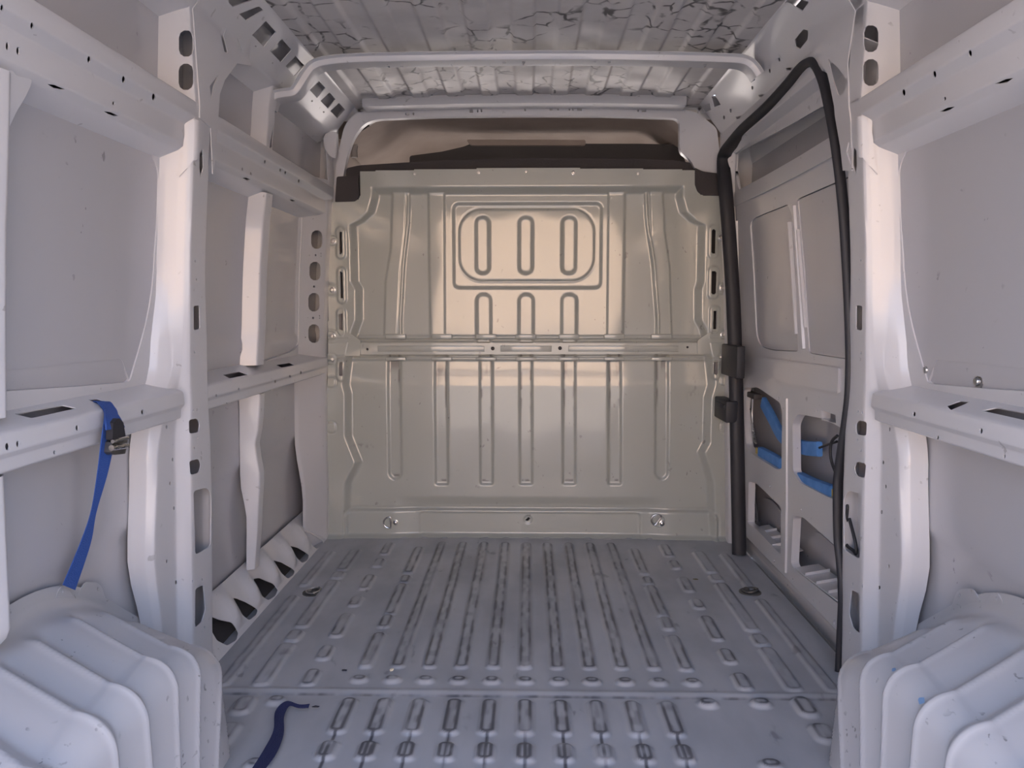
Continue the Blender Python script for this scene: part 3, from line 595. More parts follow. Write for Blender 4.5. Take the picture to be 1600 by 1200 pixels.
# edge flange stands forward, field lies deeper
LE = lerpx([(581, 262), (581, 310), (575, 332), (560, 346), (546, 353), (547, 366), (548, 380), (549, 440), (556, 452), (556, 500), (550, 515), (540, 560), (536, 600), (540, 615), (540, 680), (556, 720), (540, 752), (536, 840)], BZ_)
RE = lerpx([(1067, 262), (1067, 310), (1073, 332), (1088, 346), (1102, 353), (1101, 366), (1100, 440), (1096, 452), (1096, 500), (1104, 515), (1112, 560), (1116, 600), (1110, 620), (1108, 690), (1100, 705), (1114, 750), (1118, 840)], BZ_)
TE = q(825, 292)[1]+.0*BX
dl, dr, dt = BX-LE, RE-BX, TE-BZ_
edge = np.minimum(np.minimum(dl, dr), dt)
# the stepped upper corners
BH = BH+.030*(1-sst(edge, 0, .035))
# upper vertical beads
def strip(pl, pr, h, wd=.010, z0=None, z1=None, cap=.012):
    global BH
    l, r = lerpx(pl, BZ_), lerpx(pr, BZ_); d = np.maximum(l-BX, BX-r)
    if z0 is not None: d = np.maximum(d, z0-BZ_)
    if z1 is not None: d = np.maximum(d, BZ_-z1)
    BH = BH+h*(1-sst(d, -wd*.2, wd)); return d
zt, zm = q(825, 303)[1], q(825, 524)[1]
strip([(615, 305), (612, 390), (604, 440), (602, 525)], [(634, 305), (632, 360), (625, 420), (620, 525)], .007, z0=zm, z1=zt)
strip([(637, 318), (636, 350), (629, 410), (624, 500)], [(640, 318), (639, 350), (632, 410), (627, 500)], .007, wd=.006, z0=zm, z1=zt)
strip([(671, 300), (674, 525)], [(693, 300), (694, 525)], .007, z0=zm, z1=zt)
strip([(952, 300), (950, 525)], [(975, 300), (972, 525)], .007, z0=zm, z1=zt)
strip([(1016, 305), (1019, 390), (1026, 440), (1029, 525)], [(1034, 305), (1037, 360), (1045, 420), (1048, 525)], .007, z0=zm, z1=zt)
strip([(1008, 318), (1010, 350), (1019, 410), (1026, 500)], [(1011, 318), (1013, 350), (1022, 410), (1029, 500)], .007, wd=.006, z0=zm, z1=zt)
def pbox(x0, y0, x1, y1, r):
    a, b = q(x0, y0), q(x1, y1); return rbox(BX, BZ_, (a[0]+b[0])/2, (a[1]+b[1])/2, abs(b[0]-a[0])/2, abs(b[1]-a[1])/2, r*PXM)
d = pbox(707, 317, 940, 451, 10); BH = BH-.010*(1-sst(d, -.012, .004))
d = pbox(716, 326, 929, 439, 36); BH = BH+.006*(1-sst(d, -.006, .004))-.003*np.exp(-(d/.004)**2)
for x in (754, 821.5, 889): d = pbox(x-12.5, 337, x+12.5, 429, 11.5); BH = BH-.011*(1-sst(d, -.016, .003))
for x in (756, 822, 889): d = pbox(x-13, 458, x+13, 560, 12); BH = BH+np.where(BZ_ > zm-.03, .009*(1-sst(d, -.014, .003)), 0)
# band for the cross rail
zb = (q(825, 524)[1], q(825, 562)[1]); BH = BH+.005*sst(BZ_, zb[0]+.004, zb[0]-.008)*sst(BZ_, zb[1]-.008, zb[1]+.004)
# lower channels
LOWC = [(616, 618.5, 749, 12), (689, 691, 757, 3.5), (759.5, 760.5, 757, 3.5), (821.5, 822, 757, 3.5), (889, 889, 757, 3.5), (960, 960, 757, 3.5), (1034, 1033, 749, 12)]
def bnoise(sx, sy, o=0.0): return vnoise(BX+1+o, BZ_+.1+o, sx, sy)
B1, B2 = bnoise(60, 9), bnoise(25, 24, .7)
for xt, xb, ye, r in LOWC:
    cx = lerpx([(xt, 560), (xb, ye)], BZ_); z0 = q(xb, ye)[1]; z1 = q(xt, 545)[1]
    qx, qz = np.abs(BX-cx)-.031+r*PXM, np.abs(BZ_-(z0+z1)/2)-(z1-z0)/2+r*PXM
    d = np.minimum(np.maximum(qx, qz), 0)+np.hypot(np.maximum(qx, 0), np.maximum(qz, 0))-r*PXM
    BH = BH-.009*(1-sst(d, -.010, .004))
    inn = np.abs(BX-cx); BG = np.maximum(BG, .95*np.exp(-((inn-.020)/.0038)**2)*sst(B2+.4*B1, .6, .85)*(d < 0)*sst(BZ_, z0+.3, z0+.42)*(BZ_ < z0+.62))
    BG = np.maximum(BG, 1.0*np.exp(-((BZ_-z0-.020)/.0045)**2)*(inn < .019)*sst(bnoise(60, 60, .3), .25, .5))
    BG = np.maximum(BG, .75*np.exp(-((BZ_-z0-.53)/.03)**2)*(inn < .021)*sst(B1, .45, .65))
# small scuffs on the right
for (px, py, r1, r2) in ((1085, 600, .010, .03), (1082, 618, .02, .02), (562, 695, .03, .008), (572, 620, .01, .01), (578, 697, .02, .008), (1092, 660, .02, .006)):
    c = q(px, py); BG = np.maximum(BG, .55*np.exp(-((BX-c[0])/r1)**2-((BZ_-c[1])/r2)**2)*sst(bnoise(110, 70, .5), .4, .7))
# swell above the foot and the foot box
z1, z2, z3 = q(825, 745)[1], q(825, 780)[1], q(825, 793)[1]; wx = sst(BX, q(612, 790)[0], q(652, 790)[0])*sst(BX, q(1050, 790)[0], q(1010, 790)[0])
BH = BH-.007*np.exp(-((BZ_-q(825, 531.5)[1])/.006)**2)-.005*np.exp(-((BZ_-q(825, 557)[1])/.004)**2)
BH = BH+.010*sst(-BZ_, -q(825, 562)[1], -q(825, 606)[1])
BH = BH-.012*sst(-BZ_, -q(825, 774)[1], -q(825, 791)[1])*wx
d = pbox(540, 793, 1117, 880, 14); BH = BH+.016*(1-sst(d, -.010, .006))-.006*np.exp(-((d+.002)/.007)**2)
d = pbox(655, 797, 1000, 880, 8); BH = BH-.006*(1-sst(d, -.012, .004))
BH = BH+.030*sst(BZ_, .020, -.002)
# side step in the lower part and the dark slots
mask = np.ones((len(ux)-1, len(uz)-1), bool)
edge_l = lerpx([(516, 262), (513, 850)], BZ_); edge_r = lerpx([(1133, 262), (1139, 850)], BZ_)
tx = lerpx([(566, 262), (566, 330)], BZ_)
inside = (BX > edge_l)*(BX < edge_r)
nz_ = q(825, 318)[1]; nl = rbox(BX, BZ_, q(545, 300)[0]-.1, q(545, 315)[1]+.25, .155, .25, .03) ; nr = rbox(BX, BZ_, q(1108, 300)[0]+.1, q(1108, 306)[1]+.25, .155, .25, .03)
inside = inside*(nl > 0)*(nr > 0)*(BZ_ < q(825, 264)[1]-.010*(BX/.7)**2)
SLOTS = [(535, 364, 397), (536.5, 426, 466), (536, 490, 516), (536, 566, 586), (1112, 361, 396), (1112, 425, 459), (1114, 486, 513), (1115, 565, 583)]
for x, y0, y1 in SLOTS:
    d = pbox(x-7, y0-8, x+7, y1+8, 7); BH = BH+.006*(1-sst(d, -.004, .006)); d = pbox(x-2.0, y0, x+2.0, y1, 2); inside = inside*(d > 0); 
BOLTS = [(521, 377), (520, 453), (520, 525), (520, 561), (520.5, 596), (521, 666), (1127, 371), (1129, 450), (1130, 523), (1130, 558), (1130, 593), (1130, 665)]
for x, y in BOLTS: d = pbox(x-7.5, y-8, x+7.5, y+8, 6); BH = BH+.0035*(1-sst(d, -.003, .003))-.003*np.exp(-((d-.003)/.0025)**2)
c4 = inside[:-1, :-1]*inside[1:, :-1]*inside[:-1, 1:]*inside[1:, 1:]
for pts in ((825, 811),):
    c = q(*pts); d = np.hypot(BX-c[0], BZ_-c[1]); BH = BH-.004*(1-sst(d, .016, .021)); inside = inside*(d > .0065)
    c4 = c4*(inside[:-1, :-1]*inside[1:, 1:])
BH = BH+.0015*(bnoise(6, 6)-.5)
BG = np.clip(BG, 0, .9)
panel = finish('pressed_panel', grid_mesh(np.stack([BX, D-BH, BZ_], -1), c4, BG), BULK, bulkhead, 180)
# cross rail with its end gussets
fx_ = lambda y0: (lambda a, b: np.stack([a, y0+0*a, b], -1))
pq = lambda pts, Y: [(at_y(x, y, Y)[0], at_y(x, y, Y)[2]) for x, y in pts]
YR = D-.026
R1 = rpoly(pq([(563, 536), (1090, 536), (1091, 553), (564, 554)], YR), .004)
hol = [pq(ell(x, y, r, r, 8), YR) for x, y, r in [(574, 545.5, 2.2), (770, 544.5, 2.8), (875, 544, 2.8), (1074, 542.5, 2)]]
rail_m = sheet_mesh(fx_(YR), R1, hol, .006)
bm = bmesh.new(); bm.from_mesh(rail_m)
for x0, x1 in ((590, 757), (782, 862), (888, 1060)):
    a, b = at_y(x0, 540, YR), at_y(x1, 549.5, YR); box_mesh(bm, (a[0], YR-.0025, b[2]), (b[0], YR+.004, a[2]), .002)
cr = bm_obj('cross_rail', bm, BULK, bulkhead)
for x, y, r in [(574, 545.5, .005), (770, 544.5, .0085), (875, 544, .0085), (1074, 542.5, .005)]:
    p = at_y(x, y, YR); bm = bmesh.new(); lathe(bm, [(r, 0), (r, .002), (r*.7, .003), (r*.5, .001)], Matrix.Translation((p[0], YR-.001, p[2])) @ Matrix.Rotation(math.pi/2, 4, 'X'), 12); tag(bm_obj('hole_shade_disc', bm, DARKP, cr), 'dark disc for the shade in a rail hole')  # dark discs stand in for the shade inside the rail holes
for nm, pts in (('rail_gusset', [(520, 527), (528, 513), (552, 524), (563, 532), (563, 556), (522, 556)]), ('rail_gusset', [(1133, 522), (1122, 512), (1098, 526), (1090, 532), (1090, 553), (1134, 553)])):
    finish(nm, sheet_mesh(fx_(D-.033), rpoly(pq(pts, D-.033), .006), [], .008), BULK, bulkhead)
for x in (618, 690, 759.5, 821.5, 889, 960, 1034):
    for y0, y1, hw in ((522, 530, 16), (558, 564, 16)):
        bm = bmesh.new(); a, b = at_y(x-hw, y0, D-.02), at_y(x+hw, y1, D-.02); box_mesh(bm, (a[0], D-.019, b[2]), (b[0], D-.004, a[2]), .004)
        bm_obj('joint_pad', bm, BULK, panel)
bm = bmesh.new(); box_mesh(bm, (-.86, D+.045, -.01), (.86, D+.055, 1.60)); bm_obj('added_slot_backing', bm, FOAM, bulkhead)  # unseen dark board added behind the slots to keep cab light out
SCREW = bolt_mesh(.0065, .006, 1.5)
for x, y in [(648, 272), (748, 269.5), (822, 268.5), (896, 270), (997, 271.5), (748, 285), (822, 283), (896, 285)]:
    p = at_y(x, y, D-.028); put('screw', SCREW, (p[0], D-.028+(.012 if y > 280 else 0), p[2]), (0, -1, 0), panel, 1.0, x)
for x, y in BOLTS:
    Yb = D-.0325; p = at_y(x, y, Yb); put('bolt', BOLT, (p[0], Yb, p[2]), (0, -1, 0), panel, 1.3, x)
# lashing eyes on the bulkhead foot
def lashing_eye(name, px, py, Yp, rot, label):
    p = at_y(px, py, Yp); t = tag(empty(name, tuple(p)), label, 'tie-down ring', 'lashing eyes on the bulkhead foot')
    M = Matrix.Translation(Vector(p)) @ Matrix.Rotation(math.pi/2, 4, 'X') @ Matrix.Rotation(rot, 4, 'Z')
    bm = bmesh.new(); lathe(bm, [(.030, -.002), (.030, .001), (.026, .0025), (.022, .001)], M, 20); bm_obj('dished_plate', bm, BULK, t)
    bm = bmesh.new(); lathe(bm, [(.013, 0), (.013, .004), (.009, .005), (.009, .011), (.006, .013)], M @ Matrix.Translation((.018, 0, .001)), 12); bm_obj('bolt', bm, STEEL, t)
    pts = [M @ Vector((-.006-.030*math.sin(a_), .026*math.cos(a_), .008)) for a_ in np.linspace(0, math.pi, 13)]
    pts += [M @ Vector((-.003, y_, .008)) for y_ in (-.02, 0, .02)]
    bm_obj('ring', sweep(pts, circ(.0038, 8), closed=True), STEEL, t)
    return t
lashing_eye('lashing_eye', 612, 816, D-.022, 0.0, 'half-round steel ring bolted to the bulkhead foot, straight bar upright')
lashing_eye('lashing_eye', 1029, 814, D-.022, -0.6, 'half-round steel ring on the bulkhead foot, tilted over, nearer the sliding door')

# ------------------------------------------------------------------ foam strip over the bulkhead and the cab behind
foam = tag(empty('foam_strip', (0, 3.44, 1.64)), 'dark grey foam strip packed along the top edge of the bulkhead', 'seal')
FOY = 3.425
finish('strip', sheet_mesh(fx_(FOY+.012), rpoly(pq([(540, 262), (560, 257.5), (690, 249.5), (820, 246), (1000, 247), (1060, 250), (1083, 254), (1098, 266), (1098, 285), (1080, 285), (560, 290), (540, 290)], FOY), .012), [], .06), FOAM, foam)
finish('end_block', sheet_mesh(fx_(FOY-.03), rpoly(pq([(526, 276), (560, 274), (561, 308), (555, 314.5), (523.5, 315.5)], FOY-.03), [.008, .004, .02, .02, .004]), [], .06), FOAM, foam)
finish('end_block', sheet_mesh(fx_(FOY-.03), rpoly(pq([(1086, 262), (1098, 268), (1124, 271), (1127, 306), (1098, 305), (1090, 300), (1086, 288)], FOY-.03), [.004, .02, .01, .004, .02, .02, .004]), [], .06), FOAM, foam)
HX, HT = np.meshgrid(np.linspace(-.84, .84, 60), np.linspace(0, 1, 40), indexing='ij')
HY = 3.475+HT*1.15; HZ = 1.925-.010*sst(HT, 0, .3)-.04*HT-.30*sst(HT, .45, 1.0)-.14*sst(np.abs(HX), .52, .84)
hl = tag(quad_sheet('cab_headliner', np.stack([HX, HY, HZ], -1), HEADL, None, 180), 'beige cab headliner seen through the gap above the bulkhead', 'headliner')
shelf = tag(empty('overhead_shelf', (0.1, 3.8, 1.8)), 'dark overhead shelf in the cab behind the gap above the bulkhead', 'shelf')
YS = 3.80
finish('shelf_body', sheet_mesh(fx_(YS), rpoly(pq([(640, 243.5), (690, 237), (725, 229), (737, 224), (760, 224.5), (1000, 224.5), (1060, 226), (1075, 262), (640, 266)], YS), .012), [], .16), DARKP, shelf)
finish('shelf_lip', sheet_mesh(fx_(YS-.02), rpoly(pq([(729, 218), (915, 218.5), (915, 227), (735, 227)], YS-.02), .01), [], .03), HEADL, shelf)
vis = tag(empty('grab_handle', (-.6, 3.62, 1.78)), 'grey curved roof handle beside the opening into the cab, opposite the sliding door', 'handle')
for k_, off in enumerate((0, .02)):
    pts = smooth_path([at_y(x+off*120, y, 3.60+off) for x, y in [(553, 246), (553, 230), (559, 213), (567, 200), (573, 194)]], 6)
    bm_obj('grip' if k_ == 0 else 'backing', sweep(pts, circ(.014-.004*k_, 10)), mat('grey_trim_%d' % k_, (.30, .27, .25) if k_ == 0 else (.10, .09, .09), .5), vis)
cw = tag(empty('wall_front', (0, 4.6, 0)), 'cab shell below the headliner', kind='structure')
for s_ in (-1, 1):
    Yg, Zg = np.meshgrid(np.linspace(3.47, 4.65, 4), np.array([-.05, .5, 1.15]), indexing='ij'); quad_sheet('cab_side', np.stack([s_*.93+0*Yg, Yg, Zg], -1), DARKP, cw)
    Yg, Zg = np.meshgrid(np.array([3.46, 4.0, 4.74]), np.array([1.1, 1.5, 1.93]), indexing='ij'); quad_sheet('cab_light_screen', np.stack([s_*(.93-.10*(Zg > 1.9)), Yg, Zg], -1), HEADL, cw)  # upper sheet added across the cab side windows to cut the light
Xg, Yg = np.meshgrid(np.linspace(-.93, .93, 4), np.linspace(3.47, 4.65, 4), indexing='ij'); quad_sheet('cab_floor', np.stack([Xg, Yg, .15+.75*sst(Yg, 4.1, 4.4)], -1), DARKP, cw)
Xg, Yg = np.meshgrid(np.linspace(-.93, .93, 4), np.linspace(3.45, 4.75, 4), indexing='ij'); quad_sheet('cab_roof', np.stack([Xg, Yg, 1.95-.25*sst(Yg, 4.0, 4.75)], -1), PAINT, cw)

# ================================================================== wheel arches
EDGES = [.74, .87, 1.01, 1.14, 1.27, 1.375, 1.50, 1.61, 1.74, 1.88]
def arch_mesh(side):
    Ys = np.concatenate([np.linspace(.46, 1.08, 80, endpoint=False), np.linspace(1.08, 2.135, 250)])
    fz = lambda Y: np.interp(Y, [.4, .8, 1.2, 1.45, 1.53, 1.60, 1.68, 1.78, 1.96, 2.135], [.24, .38, .425, .428, .415, .390, .345, .270, .135, -.03])
    iz = lambda Y: np.interp(Y, [.4, .8, 1.2, 1.42, 1.54, 1.66, 1.80, 1.96, 2.05, 2.135], [.20, .31, .362, .350, .318, .265, .185, .082, .03, -.03])
    ix = lambda Y: np.interp(Y, [.4, 1.5, 1.64, 1.762, 1.946, 2.135], [.690, .690, .694, .752, .842, .925])
    ks = np.array([-1, -2/3, -1/3, 0, 1/3, 2/3, 1])*.0032
    def saw(Y):
        out = 0
        for k in ks:
            y = np.asarray(Y)+k; h = np.zeros_like(y)
            for e0, e1 in zip([.60]+EDGES[:-1], EDGES):
                c = e0+.036                                   # crease just beyond the edge before
                h = np.where((y > e0) & (y <= e1), np.where(y < c, 1-2*(y-e0)/.036, -1+2*(y-c)/(e1-c)), h)
            out = out+h
        return out/len(ks)
    nv = 70; P = np.zeros((len(Ys), nv, 3)); smth = lambda f_, Y: sum(f_(Y+d) for d in (-.03, -.015, 0, .015, .03))/5
    for i, Y in enumerate(Ys):
        zt_, zi, xi = float(smth(fz, Y)), float(smth(iz, Y)), float(smth(ix, Y)); xo = float(xf(zt_, side)+skin_off(zt_))-.006
        r = min(.062, max(zi*.7, .004)); fhh = .045*float(sst(zt_, -.02, .1))
        A = np.array([[xo, zt_+fhh], [xo-.003, zt_+fhh*.5], [xo-.006, zt_+.008], [xo-.02, zt_-.004]])
        a0, a1 = A[-1], np.array([xi+r, max(zi, -.02)]); top = a0+(a1-a0)*np.linspace(0, 1, 24)[1:, None]
        t = np.linspace(0, math.pi/2, 16)[1:]; arc = np.stack([xi+r*(1-np.sin(t)), zi-r+r*np.cos(t)], 1)
        lo = np.array([xi, zi-r]); n_l = nv-4-23-15; low = lo+(np.array([xi-.010, -.004])-lo)*np.linspace(0, 1, n_l+1)[1:, None]
        Q = np.concatenate([A, top, arc, low]); T = np.gradient(Q, axis=0); N = np.abs(np.stack([T[:, 1], T[:, 0]], 1)); N /= np.linalg.norm(N, axis=1)[:, None]+1e-9
        j = np.arange(nv); tt = np.clip((j-4)/23, 0, 1); tf = np.clip((j-34)/(nv-34), 0, 1)
        Ye = Y+.075*tt+np.interp(Y+.075, [1.375, 1.5, 1.61, 1.75], [0, .05, .10, .13])*tf
        hgt = (.0115*saw(Ye)+sum(.0035*np.exp(-((Ye-e0+.003)/.006)**2) for e0 in EDGES))*sst(tt, .0, .22)*sst(max(zi, 0), .0, .06)
        P[i, :, 0] = side*(Q[:, 0]-N[:, 0]*hgt); P[i, :, 1] = Y; P[i, :, 2] = Q[:, 1]+N[:, 1]*hgt
    return grid_mesh(P)
ARCH_TABS = [[(95, 925), (98, 917), (106, 916), (112, 926)], [(120, 926), (128, 914), (136, 909), (152, 910), (158, 917), (164, 930), (150, 945), (125, 945)], [(22, 975), (26, 964), (42, 961), (46, 968), (40, 978)]]
for side, lab in ((-1, 'scuffed white stepped wheel arch under the blue ratchet strap'), (1, 'scuffed white stepped wheel arch with blue paint specks, on the sliding door side')):
    t = tag(empty('wheel_arch', (side*.8, 1.4, 0)), lab, 'wheel arch', 'wheel arches')
    shell = finish('arch_shell', arch_mesh(side), ARCHM, t, 180)
    ft = lambda a, b, s_=side: np.stack([s_*(xf(b, s_)+skin_off(b)-.0085), a, b], -1); ftl = lambda a, b: np.stack([-(xf(b, -1)+skin_off(b)-.0085), a, b], -1)
    for poly, hp in ((rpoly([(84, 940), (91, 925), (96, 916), (104, 915), (110, 925), (118, 938)], 4), (98, 924)), (rpoly([(118, 938), (126, 922), (134, 909.5), (152, 910), (159, 917), (168, 945)], 4), (153, 920)), (rpoly([(12, 985), (22, 966), (30, 961), (42, 962), (50, 970)], 4), (33, 967))):
        o = inv_all(ftl, poly, (1.1, 2.1), (.3, .6)); h = inv_all(ftl, ell(hp[0], hp[1], 1.6, 3, 8), (1.1, 2.1), (.3, .6))
        finish('tab', sheet_mesh(ft, o, [h], .003), ARCHM, shell)
bv = BVHTree.FromPolygons([v.co for v in shell.data.vertices], [p.vertices for p in shell.data.polygons]); SPECK = mat('blue_paint', (.20, .32, .50), .5)
for px, py, r in ((1397, 1047, .005), (1440, 1095, .007)):
    h_, n_h, *_r = bv.ray_cast(Vector(CAM), Vector(ray(px, py)).normalized())
    if h_ is not None:
        bm = bmesh.new(); k_ = 9; n_h = n_h if n_h.dot(Vector(CAM)-h_) > 0 else -n_h; rot_ = n_h.to_track_quat('Z', 'Y')
        ring_ = [h_+rot_ @ Vector((r*(.7+.5*random.random())*math.cos(t_), r*(.7+.5*random.random())*math.sin(t_), .0012)) for t_ in np.linspace(0, 2*math.pi, k_, endpoint=False)]
        c_ = bm.verts.new(h_+n_h*.002); vs_ = [bm.verts.new(v_) for v_ in ring_]
        for j_ in range(k_): bm.faces.new((c_, vs_[j_], vs_[(j_+1) % k_]))
        tag(bm_obj('paint_speck', bm, SPECK, shell), 'blue paint speck')
# ================================================================== sliding door (closed, seen from inside)
door = tag(empty('door_1', (.93, 2.7, 0)), 'closed white sliding door with two window blanks and four open pockets below', kind='structure')
OD = .052
fd = lambda a, b, o=OD: np.stack([xf(b, 1)+o+0*a, a, b], -1)
zd = lambda p: [(x/2.4+1120, y/2.4+560) for x, y in p]
zu = lambda p: [(x/3+1100, y/3+180) for x, y in p]
dv = lambda pts, rr=None, o=OD: inv_all(lambda a, b: fd(a, b, o), rpoly(pts, rr) if rr else pts, (1.6, 3.4), (-.05, 1.8))
ZB, ZW = .80, .86
yF = 3.345
pock = [dv(zd([(103, 112), (152, 108), (236, 165), (245, 200), (243, 415), (225, 416), (130, 357), (110, 325), (100, 200)]), 4), dv(zd([(302, 208), (400, 226), (470, 262), (480, 540), (420, 522), (312, 466), (286, 425), (284, 245)]), 6),
        dv(zd([(120, 460), (150, 470), (240, 557), (240, 737), (150, 642), (116, 618)]), 4), dv(zd([(287, 590), (322, 594), (480, 735), (480, 940), (290, 790), (278, 768)]), 6)]
slot = [dv(zd([(393, 195), (445, 212), (447, 243), (393, 232)]))]
dots = [dv(ell(1120+x/2.4, 560+y/2.4, 1.1, 2.2, 6)) for x, y in [(232, 150), (375, 196), (108, 655), (215, 760), (285, 830), (362, 908), (200, 480), (316, 567)]]+[dv(ell(1120+441/2.4, 560+990/2.4, 1.8, 5, 8))]
outl = [(2.02, .062), (yF, .062), (yF, .79), (2.02, .79)]
lowf = finish('lower_frame', sheet_mesh(fd, outl, pock+slot+dots, .028, [], CUTZ[:5]+[.02]), PAINT, door, 40)
fls_ = lambda a, b: fd(a, b, OD+.026+.012*sst(b, .02, .03))
finish('lower_strip', sheet_mesh(fls_, rect(2.02, yF, -.03, .075), [], .004, [], [0, .018, .024, .03, .05]), SKIN, door, 40)
# rounded bars of the frame
def bar(nm, pts, sec, o, m=PAINT, parent=door):
    pp = [fd(np.array(a), np.array(b), o) for a, b in dv(pts)]
    return bm_obj(nm, sweep(pp, sec, wdir=(0, 0, 1) if abs(pp[0][2]-pp[-1][2]) < .25 else (0, 1, 0)), m, parent)
bar('frame_bar', zd([(262, 150), (262, 300), (262, 500), (258, 800)]), [(-.016, -.008), (-.010, .006), (.010, .006), (.016, -.008)], OD)
bar('frame_bar', zd([(95, 95), (95, 300), (96, 640)]), [(-.012, -.008), (-.008, .006), (.008, .006), (.012, -.008)], OD)
# inner ledges with their small webs
for p in (zd([(120, 640), (150, 640), (238, 738), (200, 740)]), zd([(290, 790), (330, 790), (465, 925), (440, 935)])):
    bm = bmesh.new(); A = dv([p[0], p[-2]]); ya, yb = A[0][0], A[1][0]
    za, zb = A[0][1], A[1][1]
    vs = [bm.verts.new(fd(np.array(y), np.array(z), o)) for y, z, o in ((ya, za+.005, OD+.002), (yb, zb+.005, OD+.002), (yb, zb+.02, OD+.085), (ya, za+.02, OD+.085))]
    lo = [bm.verts.new(v.co-Vector((0, 0, .004))) for v in vs]
    bm.faces.new(vs); bm.faces.new(lo[::-1]); [bm.faces.new((vs[i], lo[i], lo[(i+1) % 4], vs[(i+1) % 4])) for i in range(4)]
    for t in (.25, .5, .75):
        c0 = vs[0].co.lerp(vs[1].co, t); c1 = vs[3].co.lerp(vs[2].co, t); box = [c0+Vector((0, -.002, 0)), c0+Vector((0, .002, 0)), c1+Vector((0, .002, 0)), c1+Vector((0, -.002, 0))]
        a = [bm.verts.new(q_) for q_ in box]; b = [bm.verts.new(q_+Vector((0, 0, .010))) for q_ in box]
        bm.faces.new(b); [bm.faces.new((a[i], a[(i+1) % 4], b[(i+1) % 4], b[i])) for i in range(4)]
    bmesh.ops.recalc_face_normals(bm, faces=bm.faces); bm_obj('pocket_ledge', bm, PAINT, lowf)
# outer sheet of the door and the embossed inner sheet behind the pockets
Yg, Zg = np.meshgrid(np.linspace(1.98, 3.455, 60), np.linspace(-.06, 1.80, 80), indexing='ij')
og = .150-.03*sst(Zg, .55, .50)*0+.004*np.sin(Zg*9); quad_sheet('outer_sheet', np.stack([xf(Zg, 1)+og, Yg, Zg], -1), SKIN, door)
for p in (zd([(168, 520), (205, 530), (240, 575), (240, 640), (190, 590)]), zd([(350, 655), (380, 650), (470, 730), (470, 815), (360, 705)])):
    finish('embossed_patch', sheet_mesh(lambda a, b: fd(a, b, .142), inv_all(lambda a, b: fd(a, b, .142), rpoly(p, 6), (1.8, 3.4), (0, .8)), [], .004), SKIN, door)
# upper half: frame with two window openings, blanks behind
W1 = dv(zu([(216, 510), (232, 482), (392, 418), (412, 470), (432, 800), (440, 1108), (330, 1103), (268, 1088), (245, 1035), (230, 720)]), [6, 12, 3, 3, 20, 3, 3, 8, 14, 30])
W2 = dv(zu([(438, 392), (700, 278), (720, 1150), (640, 1140), (492, 1117), (484, 1000)]), [6, 2, 2, 2, 6, 2])
TOP = dv(zu([(132, 188), (180, 150), (600, -70), (660, -100), (660, 70), (600, 102), (165, 355), (155, 300)]), 4)
upf = finish('upper_frame', sheet_mesh(fd, [(2.02, .79), (yF, .79), (yF, 1.70), (2.02, 1.70)], [W1, W2, TOP], .010, [], [.9, 1.0, 1.17, 1.3, 1.41, 1.5, 1.55, 1.62]), PAINT, door, 40)
grow = lambda P, k: [tuple(np.mean(P, 0)+(np.array(p)-np.mean(P, 0))*k) for p in P]
for W in (W1, W2): finish('window_blank', sheet_mesh(lambda a, b: fd(a, b, OD+.004), grow(W, .992), [], .004, [], [.9, 1.0, 1.17, 1.3, 1.41]), SKIN, upf)
# rails across the door
for nm, pts, hw, pr in (('upper_rail', zu([(150, 395), (300, 320), (450, 240), (640, 130)]), .022, .016), ('top_rail', zu([(120, 170), (250, 96), (420, 0), (560, -85)]), .022, .016), ('waist_rail', zu([(190, 1165), (330, 1190), (480, 1215), (640, 1245)]), .03, .010)):
    bar(nm, pts, [(-hw-.008, -.008), (-hw, pr*.8), (-hw+.006, pr), (hw-.006, pr), (hw, pr*.8), (hw+.008, -.008)], OD)
for a, b, w_ in ((zu([(425, 425)])[0], zu([(470, 1095)])[0], .012), (zu([(445, 535)])[0], zu([(480, 995)])[0], .006), (zu([(403, 500)])[0], zu([(437, 1025)])[0], .006)):
    bar('window_divider' if w_ > .01 else 'divider_bead', [(a[0]+(b[0]-a[0])*t, a[1]+(b[1]-a[1])*t) for t in np.linspace(0, 1, 7)], [(-w_, -.004), (-w_*.6, .008), (w_*.6, .008), (w_, -.004)], OD)
# front edge of the door frame (glossy, rounded)
bar('front_edge', [(1151+.022*(y-355), y) for y in np.linspace(345, 585, 12)], [(-.022, -.010), (-.018, .006), (-.008, .012), (.008, .010), (.018, .002), (.022, -.01)], OD-.004)

# ------------------------------------------------------------------ rubber seal around the door opening
seal = tag(empty('door_seal', (.88, 2.7, .9)), 'black rubber seal running round the sliding door opening', 'seal')
fs0 = lambda a, b: np.stack([xf(b, 1)+.004+0*a, a, b], -1)
SP = [(1155, 866), (1154, 800), (1152, 700), (1150, 600), (1146, 480), (1140, 380), (1134, 300), (1131, 262), (1133, 240), (1144, 224), (1165, 200), (1200, 169), (1235, 132), (1256, 106), (1268, 97), (1277, 103), (1287, 130), (1297, 175), (1308, 240), (1318, 330), (1325, 440), (1329, 540), (1328, 610), (1323, 655), (1316, 700), (1311, 735), (1309, 765), (1310, 840), (1314, 880), (1317, 930), (1314, 1000), (1312, 1049)]
sp3 = smooth_path([fs0(np.array(a), np.array(b)) for a, b in inv_all(fs0, SP, (1.9, 3.45), (-.05, 1.8))], 5)
i_ = np.arange(len(sp3)); rad = np.interp(i_, [0, 40, 62, 80, len(sp3)-1], [1.75, 1.75, 1.6, .9, .8])
